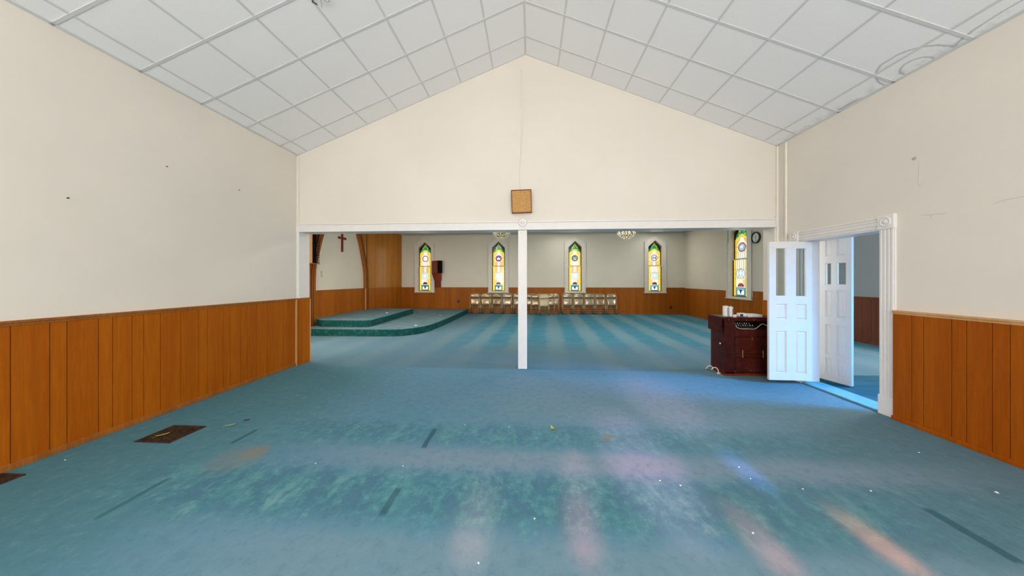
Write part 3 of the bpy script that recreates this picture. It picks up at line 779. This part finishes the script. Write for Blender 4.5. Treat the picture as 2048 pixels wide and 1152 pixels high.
    lay([(0, 1.93), (.06, 1.76), (0, 1.60), (-.06, 1.76)], G['white']); lay(rect(-.03, .03, 1.9, 2.175), G['white']); D -= .0012
    lay(disc(0, 1.34, .115, 16, 0, PI), G['navy']); D -= .0012
    lay(disc(0, 1.385, .06, 16), G['crimson' if n != 5 else 'red']); D -= .0012
    lay(rect(-.19, .19, 1.315, 1.34), G['white'])
    lay(rect(-.175, .175, 1.06, 1.315), G['green' if n < 3 else 'teal']); D -= .0012
    lay(rect(-.125, .125, 1.10, 1.23), G['white']); lay(rect(-.15, .15, 1.25, 1.29), G['sky' if n > 3 else 'teal']); D -= .0012
    lay([(-.06, 1.25), (.06, 1.25), (0, 1.10)], G['navy']); D -= .002
    S = []
    for sg in (-1, 1):
        S += [((sg*.185, 1.06), (sg*.185, 2.175)), ((sg*.262, 1.06), (sg*.262, 2.175)), ((sg*.115, 1.88), (sg*.115, 2.175)), ((sg*.035, 1.84), (sg*.035, 2.175)),
              ((0, 1.93), (sg*.06, 1.76)), ((sg*.06, 1.76), (0, 1.60)), ((sg*.10, 1.88), (sg*.16, 1.80)), ((sg*.16, 1.80), (sg*.16, 1.68)), ((sg*.16, 1.68), (sg*.10, 1.60)), ((sg*.06, 1.80), (sg*.10, 1.88)), ((sg*.06, 1.70), (sg*.10, 1.60)), ((sg*.16, 1.74), (sg*.262, 1.74)), ((sg*.185, 1.36), (sg*.262, 1.36))]
    S += [((-.262, 1.88), (.262, 1.88)), ((-.262, 1.59), (.262, 1.59)), ((-.19, 1.342), (.19, 1.342)), ((-.175, 1.315), (.175, 1.315))]
    cames(g, S, D)
    g.build('stained_pane', None, ls, recalc=False)
    return root
LB = ['pointed stained-glass window with pale roundel beside the golden wood wall', 'pointed stained-glass window with blue dove roundel left of the white post',
      'pointed stained-glass window with teal roundel right of the white post', 'brightest pointed stained-glass window with pale blue roundel near the far right corner',
      'pointed stained-glass window with bright blue roundel on the right wall near the clock']
for i, (c_, e) in enumerate(zip(WC, ('white', 'blue', 'teal', 'paleblue'))):
    w_ = window(i+1, LB[i], e); w_.location = (c_, FY, 0)
w_ = window(5, LB[4], 'sky'); w_.location = (FX1, RW, -.126); w_.rotation_euler = (0, 0, -PI/2); w_.scale = (1.28, 1, 1.082)
hook = MB().box(-.02, .02, -.01, 0, -.2, .2).box(-.01, .01, -.03, -.01, -.16, .16).build('shutter_hinge', M['casing2'], w_, .003); hook.location = (-.42, -.05, 2.95)

# ------------------------------------------------------------------ wall clock
ck = empty('wall_clock', (FX1, 9.735, 2.85), -PI/2); tag(ck, 'round wall clock with black rim and white dial beside the right window', 'clock')
MB().lathe([(.175, 0), (.18, -.03), (.175, -.05), (.155, -.055), (.142, -.04), (.142, -.02)], (0, 0, 0), 40, 'y').build('rim', M['black'], ck, 0, True)
MB().lathe([(.145, -.018), (.145, -.026)], (0, 0, 0), 40, 'y').build('dial', M['paper'], ck)
for k in range(12):
    a = k*PI/6; L_ = .028 if k % 3 == 0 else .016
    MB().box(-.004, .004, -.030, -.025, .128-L_, .128).build('hour_mark', M['ink'], ck).rotation_euler = (0, a, 0)
for nm, a, L_, w_ in (('hour_hand', R(20), .06, .006), ('minute_hand', R(175), .10, .004)):
    MB().box(-w_, w_, -.034, -.030, -.015, L_).build(nm, M['black'], ck).rotation_euler = (0, a, 0)

# ------------------------------------------------------------------ speaker on bracket at the far wall
sp = empty('bracket_speaker', (-4.33, FY-.04, 1.207)); tag(sp, 'red-brown loudspeaker with black front on a wooden bracket right of the first window', 'speaker')
hd = MB().prism([(-.31, .0), (.05, -.28), (.25, -.20), (.20, .0)], .66, 1.24, 'z').build('speaker_case', M['redwood'], sp, .006)
hd.location = (0, -.02, 0)
gr_ = MB().raw([(.055, -.290, .67), (.252, -.212, .67), (.252, -.212, 1.23), (.055, -.290, 1.23), (.05, -.275, .67), (.25, -.195, .67), (.25, -.195, 1.23), (.05, -.275, 1.23)],
    [(0,1,2,3),(7,6,5,4),(0,4,5,1),(1,5,6,2),(2,6,7,3),(3,7,4,0)]).build('grille_cloth', M['charcoal'], sp); gr_.location = (0, -.02, 0)
bk = MB().box(-.16, .13, -.05, 0, 0, .66)
bk.prism([(-.16, .30), (-.27, .62), (-.27, .66), (.17, .66), (.17, .34), (.13, .30)], -.11, -.05, 'y')
bk.build('bracket', M['redwood'], sp, .005)

# ------------------------------------------------------------------ chandeliers
def chandelier(loc, label):
    r_ = empty('chandelier', loc); tag(r_, label, 'chandelier', 'small crystal chandeliers of the far room')
    MB().lathe([(.06, .79), (.06, .78), (.02, .75), (.006, .73), (.006, .33), (.02, .31), (.035, .27), (.02, .22), (.03, .17), (.055, .13), (.03, .08), (.014, .05), (.02, .03), (.004, .0)], (0, 0, 0), 20).build('stem', M['gold'], r_, 0, True)
    arms = []
    for k in range(8):
        a = k*PI/4; ca, sa = math.cos(a), math.sin(a)
        path = [(ca*q, sa*q, z) for q, z in ((.02, .12), (.08, .08), (.15, .075), (.215, .11), (.235, .16))]
        ar = MB().tube(path, .007, 8).build('arm', M['gold'], r_, 0, True)
        MB().lathe([(.008, .15), (.03, .165), (.034, .18), (.012, .175)], (ca*.235, sa*.235, 0), 14).build('drip_pan', M['crystal'], ar, 0, True)
        MB().lathe([(.011, .17), (.011, .235), (.004, .25), (.009, .262), (.004, .29)], (ca*.235, sa*.235, 0), 12).build('candle', M['bulb'], ar, 0, True)
    def drop(x, y, z, s_=.02):
        MB().raw([(x, y, z+s_), (x+s_*.6, y, z), (x, y+s_*.6, z), (x-s_*.6, y, z), (x, y-s_*.6, z), (x, y, z-s_*1.7)], [(0,1,2),(0,2,3),(0,3,4),(0,4,1),(5,2,1),(5,3,2),(5,4,3),(5,1,4)]).build('crystal_drop', M['crystal'], r_)
    for k in range(8):
        a = k*PI/4; b = a+PI/8
        for ang_, q, z, s_ in ((a, .235, .125, .022), (a, .285, .15, .018), (a, .20, .07, .02), (b, .15, .04, .02), (b, .09, .0, .018), (b, .215, .10, .02), (b, .26, .17, .018), (a, .13, .15, .018), (b, .17, .19, .016), (a, .28, .20, .014)):
            drop(math.cos(ang_)*q, math.sin(ang_)*q, z, s_)
    return r_
ch = chandelier((-.94, 9.8, 2.885), 'small brass and crystal chandelier hanging left of the white post')
c2_ = copy_tree(ch); c2_.location = (3.04, 9.8, 2.865); tag(c2_, 'small brass and crystal chandelier hanging above the right chair row', 'chandelier', 'small crystal chandeliers of the far room')

# ------------------------------------------------------------------ folding chairs
def make_chair(mat):
    r_ = empty('folding_chair')
    k = PI/2
    outer = [(-.225, 0, 0), (-.222, 0, .3), (-.215, 0, .74)]
    outer += [(-.135-.08*math.cos(a), 0, .84+.09*math.sin(a)) for a in [0, .4, .8, 1.2, k]]
    outer += [(-x, y, z) for x, y, z in outer[::-1]]
    MB().tube(outer, .0125, 8).build('front_frame', M['frame'], r_, 0, True)
    # backrest: curved stamped sheet with rolled edge
    nx_, nz_ = 9, 6; vs = []
    for i in range(nz_):
        for j_ in range(nx_):
            u = -1+2*j_/(nx_-1); z = .735+.195*i/(nz_-1)
            hw = .212 if z < .85 else .212-.06*((z-.85)/.08)**2
            vs.append((u*hw, -.018+.016*u*u-.012*math.sin(PI*i/(nz_-1)), z))
    fs = [(i*nx_+j_, i*nx_+j_+1, (i+1)*nx_+j_+1, (i+1)*nx_+j_) for i in range(nz_-1) for j_ in range(nx_-1)]
    b = MB().raw(vs, fs).build('backrest', mat, r_, 0, True); so = b.modifiers.new('thickness', 'SOLIDIFY'); so.thickness = .008
    # seat pan, folded flat against the frame
    pts = []
    for i in range(nz_):
        for j_ in range(nx_):
            u = -1+2*j_/(nx_-1); v = i/(nz_-1)
            hw = .188+.014*v; z = .385+.325*v
            pts.append((u*hw, -.024-.016*(1-u*u)*math.sin(PI*v)**.5 if 0 < v < 1 else -.024, z))
    s_ = MB().raw(pts, fs).build('seat', mat, r_, 0, True); so = s_.modifiers.new('thickness', 'SOLIDIFY'); so.thickness = .014
    rear = [(-.195, .012, 0), (-.19, .012, .3), (-.188, .012, .56)]
    for sg in (-1, 1):
        MB().tube([(sg*x, y, z) for x, y, z in rear], .0115, 8).build('rear_leg', M['frame'], r_, 0, True)
        for y, x in ((0, .225), (.012, .195)):
            MB().lathe([(.016, 0), (.016, .03), (.013, .035)], (sg*x, y, 0), 10).build('foot_cap', M['black'], r_)
    for z, x, y in ((.33, .21, -.004), (.255, .19, .012), (.15, .21, 0), (.07, .19, .012)):
        MB().tube([(-x, y, z), (x, y, z)], .008, 8).build('crossbar', M['frame'], r_, 0, True)
    return r_
protos = [make_chair(M['tan']), make_chair(M['tan2']), make_chair(M['tan3']), make_chair(M['pale'])]
used = set()
def sticker(root, name, mat, x, z):
    MB().lathe([(.033, 0), (.033, -.002)], (x, -.035, z), 18, 'y').build(name, mat, root)
def place(kind, x, y, label, group, rz=0, tilt=6.5, dz=0, roll=0):
    if kind not in used: o_ = protos[kind]; used.add(kind)
    else:
        o_ = copy_tree(protos[kind])
        for ch_ in list(o_.children):
            if ch_.name.startswith('round_sticker'): bpy.data.objects.remove(ch_)
    o_.location = (x, y, dz); o_.rotation_euler = (R(-tilt), R(roll), R(rz)); tag(o_, label, 'chair', group)
    return o_
ORD = ['first', 'second', 'third', 'fourth', 'fifth']
stick = []
for i, (x, kd) in enumerate(zip((-2.585, -2.085, -1.575, -1.08, -.575), (0, 0, 2, 1, 1))):
    lab = f'front folding chair, {ORD[i]} from the left in the row left of the post'
    if i == 0: lab = 'leftmost tan folding chair leaning beside the low stage'
    if i == 3: lab = 'folding chair with a teal sticker in the row left of the post'
    o_ = place(kd, x, 13.85, lab, 'folding chairs left of the post', rnd.uniform(-2, 2), roll=rnd.uniform(-.8, .8))
    if i == 3: stick.append((o_, M['teal_sticker'], -.13, .87))
    if i == 4: stick.append((o_, M['blue_sticker'], .10, .86)); tag(o_, 'folding chair with a blue sticker half hidden by the white post', 'chair')
for i, x in enumerate((-2.50, -2.0, -1.505, -1.01, -.50)):
    place((2, 0, 0, 2, 0)[i], x, 13.955, f'folding chair tucked behind the {ORD[i]} chair left of the post', 'folding chairs left of the post', 1, 4)
for i, (x, y, kd, lab) in enumerate(((.02, 13.86, 1, 'folding chair just right of the post, partly hidden by it'), (.24, 13.55, 0, 'tan folding chair second in the cluster right of the post'),
        (.585, 13.30, 3, 'pale beige scuffed folding chair standing at the front of the middle cluster'), (.86, 13.66, 0, 'folding chair right of the pale beige chair'), (1.07, 13.87, 1, 'rearmost right folding chair in the middle cluster'),
        (.50, 13.90, 2, 'folding chair against the wall behind the pale beige chair'))):
    place(kd, x, y, lab, 'folding chairs in the middle cluster', (0, 1, 0, -1, -1, 0)[i], (6.5, 7, 7, 6.5, 5, 4)[i])
for i, (x, kd) in enumerate(zip((1.68, 2.174, 2.668, 3.162, 3.656), (1, 1, 1, 0, 1))):
    lab = f'glossy folding chair, {ORD[i]} from the left in the row under the third window'
    if i == 2: lab = 'glossy folding chair with a teal sticker in the middle of the right row'
    if i == 4: lab = 'rightmost glossy folding chair of all along the far wall'
    o_ = place(kd, x, 13.85, lab, 'folding chairs of the right row', rnd.uniform(-.4, .4), roll=(.1, .1, 0, -.1, -.2)[i])
    if i == 2: stick.append((o_, M['teal_sticker'], .01, .87))
for i, x in enumerate((1.64, 2.125, 2.61, 3.09, 3.67)):
    place((2, 0, 2, 2, 0)[i], x, 13.96, f'folding chair tucked behind the {ORD[i]} chair of the right row', 'folding chairs of the right row', 0, 4)
for o_, m, x, z in stick: sticker(o_, 'round_sticker', m, x, z)

# ------------------------------------------------------------------ dark sound cabinet by the doors
cb = empty('sound_cabinet', (3.14, 5.115, 0)); tag(cb, 'scuffed dark red wooden equipment cabinet standing beside the open white door', 'cabinet')
CWD, CD, CH = .83, .37, .945
cs = MB()
cs.box(0, .02, .0, CD, .03, CH-.03); cs.box(CWD-.02, CWD, 0, CD, .03, CH-.03); cs.box(0.02, CWD-.02, CD-.02, CD, .03, CH-.03)
cs.box(.02, CWD-.02, 0, CD, .03, .05)
cs.box(.02, .16, 0, .02, .03, CH-.03); cs.box(.16, CWD-.02, 0, .02, .885, CH-.03)
cs.box(.02, CWD-.02, .02, CD-.02, .735, .748)
cs.build('carcass', M['darkwood'], cb, .002)
box('top_board', -.035, CWD+.0, -.012, CD+.02, CH-.03, CH, M['darkwood'], cb, .004)
box('side_lip', -.035, -.018, .02, CD+.02, .70, CH-.03, M['darkwood'], cb, .002)
box('base_trim', -.005, CWD, -.008, CD, 0, .032, M['redwood'], cb, .003)
box('upper_panel', .165, CWD-.005, -.004, .014, .627, .742, M['darkwood'], cb, .003)
dr = box('drop_panel', .165, CWD-.005, -.007, .014, .36, .622, M['darkwood'], cb, .003)
MB().box(.420, .434, -.015, -.006, .575, .625).build('latch', M['gold'], dr, .002)
d_ = box('rail', .165, CWD-.005, -.004, .014, .292, .355, M['darkwood'], cb, .002)
lw_ = box('lower_door', .165, CWD-.005, -.007, .014, .06, .287, M['darkwood'], cb, .003)
for x in (.278, .592): MB().box(x-.009, x+.009, -.012, -.003, .30, .415).lathe([(.008, .295), (.008, .42)], (x, -.012, 0), 8).build('hinge', M['gold'], cb, .001)
MB().lathe([(.010, 0), (.018, -.012), (.016, -.024), (.004, -.028)], (-.002, .08, .50), 14, 'x').build('knob', M['steel'], cb, 0, True)
for x, z in ((.07, .905), (.345, .90), (.46, .905), (.16, .075), (.40, .09)): MB().lathe([(.006, 0), (.006, -.003)], (x, -.012 if z < .2 else -.001, z), 8, 'y').build('screw_head', M['steel'], cb)
# mixer in the open slot
mxr = empty('audio_mixer', (3.14+.185, 5.115+.03, .749)); tag(mxr, 'black audio mixer inside the open slot of the dark cabinet', 'mixer')
MB().raw([(0, .02, 0), (.36, .02, 0), (.36, .26, 0), (0, .26, 0), (0, .02, .03), (.36, .02, .03), (.36, .26, .095), (0, .26, .095)],
         [(3,2,1,0),(4,5,6,7),(0,1,5,4),(1,2,6,5),(2,3,7,6),(3,0,4,7)]).build('case', M['black'], mxr)
for i in range(9):
    for j_ in range(2):
        MB().lathe([(.006, 0), (.006, .014), (.003, .016)], (.03+i*.037, .08+j_*.08, .045+j_*.022), 8).build('knob', M['whiteplastic'] if (i+j_) % 3 else M['gold'], mxr)
cbl = MB().cord([(3.33, 5.135, .80), (3.36, 5.125, .77), (3.42, 5.128, .757), (3.52, 5.128, .757), (3.62, 5.128, .756), (3.68, 5.126, .80), (3.74, 5.124, .84), (3.82, 5.124, .80)], .004, 6).build('audio_cable', M['cable'], None, 0, True)
tag(cbl, 'thin white cable lying across the open slot of the dark cabinet', 'cable')
# things on top
def carton(x, y, w_, d2_, h_, label, red):
    r_ = empty('carton', (x, y, CH)); tag(r_, label, 'carton', 'white cartons on the dark cabinet')
    box('body', -w_/2, w_/2, -d2_/2, d2_/2, 0, h_, M['paper'], r_, .006)
    MB().box(-w_/4, w_/4, -d2_/4, d2_/4, h_, h_+.012).build('lid', M['redlid'] if red else M['paper'], r_, .003)
    MB().box(w_*.20, w_*.38, -d2_/2-.001, -d2_/2+.001, .01, h_*.85).build('printed_band', M['ink'], r_)
carton(3.255, 5.27, .065, .06, .172, 'taller white carton with a red cap, left of the pair on the cabinet', True)
carton(3.322, 5.25, .055, .055, .155, 'shorter white carton, right of the pair on the cabinet', False)
rd = empty('adapter', (3.49, 5.24, CH)); tag(rd, 'small white and grey adapter lying on the dark cabinet', 'adapter')
box('body', -.06, .06, -.04, .04, 0, .055, M['whiteplastic'], rd, .012); box('port_face', -.05, .0, -.043, -.035, .006, .045, M['ink'], rd, .003)
bx_ = empty('flat_box', (3.66, 5.27, CH)); tag(bx_, 'flat white box lying at the right on the dark cabinet', 'box')
box('tray', -.11, .11, -.10, .10, 0, .025, M['whiteplastic'], bx_, .003); box('lid', -.112, .112, -.102, .102, .025, .038, M['whiteplastic'], bx_, .003)
ev = MB().box(-.06, .06, -.045, .045, 0, .006).build('envelope', M['bulb']); ev.location = (3.41, 5.31, CH); ev.rotation_euler = (0, 0, .3); tag(ev, 'cream envelope between carton and adapter on the dark cabinet', 'envelope')
cb2 = MB().cord([(3.075, 5.47, .008), (3.03, 5.44, .010), (3.025, 5.40, .045), (3.05, 5.37, .085), (3.08, 5.345, .075), (3.085, 5.33, .045), (3.06, 5.325, .03), (3.05, 5.30, .055), (3.075, 5.27, .085), (3.10, 5.24, .075), (3.108, 5.215, .035), (3.095, 5.195, .010)], .0075, 8)
o = cb2.build('extension_cord', M['cable'], None, 0, True); tag(o, 'pale looped power cord on the carpet at the left foot of the dark cabinet', 'cord')
MB().box(3.072, 3.118, 5.175, 5.20, .0, .022).build('plug', M['cable'], o, .004)

# ------------------------------------------------------------------ floor registers
def register(x0, x1, y0, y1, label):
    r_ = empty('floor_register', ((x0+x1)/2, (y0+y1)/2, 0)); tag(r_, label, 'floor vent', 'rusty floor registers by the left wall')
    a, b = (x1-x0)/2, (y1-y0)/2
    MB().box(-a, a, -b, -b+.014, 0, .008).box(-a, a, b-.014, b, 0, .008).box(-a, -a+.014, -b, b, 0, .008).box(a-.014, a, -b, b, 0, .008).build('frame', M['rust'], r_, .002)
    box('dark_well_sheet', -a+.014, a-.014, -b+.014, b-.014, .0005, .0012, M['charcoal'], r_)  # thin dark sheet standing in for the shaded duct below
    g_ = MB(); n_ = int(2*a/.017)
    for k in range(1, n_): x = -a+k*2*a/n_; g_.box(x-.0025, x+.0025, -b+.014, b-.014, .001, .0065)
    for k in range(1, 12): y = -b+k*2*b/12; g_.box(-a+.014, a-.014, y-.002, y+.002, .001, .006)
    g_.build('grille', M['rust'], r_)
register(-3.785, -3.415, 2.665, 2.995, 'larger rusty floor register in the carpet near the left panelling')
register(-4.32+.105, -4.0, 1.80, 2.165, 'second rusty floor register cut off at the lower left, nearest the panelling')

# ------------------------------------------------------------------ leaves and scraps
def leaf(name, L_, w_, mat, loc, rz, label, curl=.3):
    vs = []; n_ = 10
    for i in range(n_+1):
        u = i/n_; hw = w_*math.sin(PI*min(1, u*1.02))**.8*(1-.35*u)+.0006
        z = .003+curl*L_*(u-.5)**2
        jg = (.85 if i % 2 else 1.0)
        vs += [(L_*(u-.5), -hw*jg, z+.006), (L_*(u-.5), 0, z), (L_*(u-.5), hw*jg, z+.006)]
    fs = [(i*3+j_, i*3+j_+1, i*3+j_+4, i*3+j_+3) for i in range(n_) for j_ in range(2)]
    mb = MB().raw(vs, fs)
    o_ = mb.build(name, mat, None, 0, True); so = o_.modifiers.new('thickness', 'SOLIDIFY'); so.thickness = .0012
    MB().tube([(-L_*.5, 0, .004), (-L_*.7, .003, .003)], .0012, 5).build('stem', mat, o_)
    o_.location = loc; o_.rotation_euler = (0, 0, rz); tag(o_, label, 'leaf', 'fallen leaves on the carpet')
leaf('fallen_leaf', .085, .026, M['leafgreen'], (.228, 3.166, 0), 1.9, 'yellow-green fallen leaf lying on the carpet near the centre', .9)
leaf('fallen_leaf', .085, .018, M['leafpale'], (-3.182, 3.023, 0), .75, 'pale fallen leaf on the carpet right of the large floor register')
leaf('fallen_leaf', .095, .018, M['leafgreen'], (-3.64, 2.785, .0075), .9, 'yellow-green fallen leaf lying on the large floor register')
leaf('fallen_leaf', .05, .012, M['leafdark'], (-3.119, 3.152, 0), .5, 'small dark dry leaf farthest from the large floor register')
scr = [(1.723,2.617),(1.713,2.471),(1.128,2.355),(.998,2.404),(2.015,2.371),(3.481,2.936),(3.39,2.418),(2.494,2.379),(1.359,1.94),(-.698,3.197),(-.226,3.182),(-1.811,2.449),(-1.06,2.461),(.026,1.971),(-.284,1.643),(-3.996,2.365)]
def crumb(s_):
    return MB().raw([(-s_, -s_*.6, 0), (s_, -s_*.7, 0), (s_*.8, s_*.6, 0), (-s_*.7, s_*.8, 0), (-s_*.5, -s_*.3, s_*.5), (s_*.4, -s_*.3, s_*.7), (s_*.5, s_*.3, s_*.4), (-s_*.3, s_*.4, s_*.6)],
                  [(3,2,1,0),(4,5,6,7),(0,1,5,4),(1,2,6,5),(2,3,7,6),(3,0,4,7)]).build('paper_scrap', M['paper'])
p0 = crumb(.0065)
for i, (x, y) in enumerate(scr):
    o_ = p0 if i == 0 else copy_tree(p0)
    o_.location = (x, y, 0); o_.rotation_euler = (0, 0, i*1.3); s_ = (1.6 if i == 6 else 1.0); o_.scale = (s_, s_, s_)
    tag(o_, 'tiny white scrap of debris on the worn carpet in front of the post', 'scrap', 'white specks on the carpet')
tag(o_, 'tiny white scrap on the carpet at the left between the two floor registers', 'scrap')
for (x, y, z, lb) in ((-3.391, 8.778, .2, 'crumpled white scrap at the rounded corner of the low stage'), (-3.43, 11.305, .2, 'small white scrap on the back part of the low stage'), (-4.983, 10.245, .4, 'crumpled white scrap lying on the upper stage platform')):
    o_ = copy_tree(p0); o_.location = (x, y, z); o_.scale = (7, 5, 4) if z != .2 or y < 9 else (3, 3, 3); tag(o_, lb, 'scrap', 'white scraps on the stage')

# broken light fitting at the top edge: bent wires hanging from the sloped ceiling
fx = empty('ceiling_fitting', (-2.31, 3.20, RZ+(-2.31-RX)*SLL)); tag(fx, 'bare black wires of a missing light fitting on the left ceiling slope', 'wires')
MB().lathe([(.055, .0), (.055, -.02), (.045, -.028), (.02, -.03)], (0.10, -.16, .03), 20).build('canopy', M['tee'], fx, 0, True)
MB().tube([(.06, -.14, -.0), (.0, -.10, -.03), (-.05, -.06, -.03), (-.03, -.01, -.015)], .005, 6).build('black_wire', M['black'], fx, 0, True)
MB().tube([(.06, -.14, .0), (.06, -.08, -.03), (.03, -.02, -.03), (.0, .02, -.02)], .004, 6).build('grey_wire', M['steel'], fx, 0, True)
MB().tube([(.11+.03*math.cos(a), -.06+.03*math.sin(a), -.01) for a in [2*PI*k/14 for k in range(14)]], .005, 6, None, True).build('hook_ring', M['steel'], fx, 0, True)

# ------------------------------------------------------------------ light
def area(name, loc, rot, sx, sy, e, col=(1, 1, 1), spread=180):
    l = bpy.data.lights.new(name, 'AREA'); l.shape = 'RECTANGLE'; l.size = sx; l.size_y = sy; l.energy = e; l.color = col; l.spread = R(spread)
    o_ = bpy.data.objects.new(name, l); C.objects.link(o_); o_.location = loc; o_.rotation_euler = rot
    return o_
DAY = (1.0, .975, .965)
# area lamps added as daylight from assumed windows behind the viewer, none built
for x in (-2.4, 0, 2.4): area('assumed_rear_window_daylight', (x, YR+.35, 2.2), (R(112), 0, 0), 1.2, 2.4, 200, DAY)
for y in (-3.0, -1.2): area('assumed_left_window_daylight', (XL+.05, y, 2.2), (0, R(-90), 0), 2.2, .9, 14, DAY)
for y in (-3.0, -1.2): area('assumed_right_window_daylight', (XR-.1, y, 2.2), (0, R(90), 0), 2.2, .9, 14, DAY)
# unseen fill lamps added to brighten the far room from right, front and left
area('far_right_fill', (SX-.1, 5.6, 2.2), (0, R(90), 0), 2.0, 1.6, 270, DAY)
area('far_front_fill', (-5.4, YB2+.08, 2.1), (R(90), 0, PI), 1.2, 2.2, 100, (1, .94, .84))
area('far_left_fill', (FX0+.15, 6.6, 2.4), (0, R(-90), 0), 2.0, 1.2, 110, (1, .93, .82))
for x in (-2.6, 2.2): area('far_room_overhead_fill', (x, 8.6, FZ-.06), (0, 0, 0), 1.2, 1.2, 84, (1, .95, .87))  # hidden overhead fill added to lift the far room, no actual fittings
# each stained window lets a little day in
for c_ in WC: area('stained_window_daylight', (c_, FY-.08, 2.1), (R(-90), 0, 0), .5, 2.0, 9, (1, .92, .7))
area('stained_window_daylight', (FX1-.1, RW, 2.1), (0, R(90), 0), 2.0, .5, 14, (1, .95, .8))
# assumed outside door of the side room, not built: added cool sky lamp
sky_ = area('assumed_side_door_sky', (7.9, 3.2, 2.6), (0, 0, 0), 1.0, 1.4, 78, (.05, .42, 1.0), 45)
sky_.rotation_euler = (Vector((3.3, 4.25, .1))-Vector((7.9, 3.2, 2.6))).to_track_quat('-Z', 'Y').to_euler()
area('side_room_overhead_area', (6.3, 1.2, 2.9), (0, 0, 0), 1.0, 1.0, 12, (.80, .90, 1.0))  # unseen area light added below the side room ceiling, facing down
# added spot lamps for coloured floor patches; assumed rear stained windows are not built
def beam_lamp(src, dst, e, col, size, blend=1.0):
    l = bpy.data.lights.new('assumed_coloured_beam', 'SPOT'); l.energy = e; l.color = col; l.spot_size = R(size); l.spot_blend = blend; l.shadow_soft_size = .05
    o_ = bpy.data.objects.new('assumed_coloured_beam', l); C.objects.link(o_); o_.location = src
    o_.rotation_euler = (Vector(dst)-Vector(src)).to_track_quat('-Z', 'Y').to_euler()
for x, y, e, col, s_ in ((2.05, 1.93, 760, (1, .18, .06), 2.1), (1.37, 1.90, 380, (1, .17, .10), 2.6), (.32, 1.95, 380, (1, .16, .14), 2.6), (-.35, 1.95, 240, (1, .30, .20), 3.2), (.38, 2.40, 170, (1, .30, .25), 3.0), (1.745, 2.58, 230, (.15, .35, 1), 2.0), (.95, 2.60, 260, (1, .30, .45), 6.5)):
    beam_lamp((x+.05, YR+.1, 2.5), (x, y, 0), e*24, col, s_)
beam_lamp((1.3, YR+.1, 3.2), (1.65, 4.0, 0), 4200, (1, .35, .42), 7)

w = bpy.data.worlds.new('World'); bpy.context.scene.world = w; w.use_nodes = True
w.node_tree.nodes['Background'].inputs[0].default_value = (.75, .85, 1, 1); w.node_tree.nodes['Background'].inputs[1].default_value = .6
vs_ = bpy.context.scene.view_settings
bpy.context.scene.display_settings.display_device = 'sRGB'
vs_.view_transform = 'Standard'; vs_.look = 'None'; vs_.gamma = 1; vs_.use_curve_mapping = False
vs_.exposure = -0.24
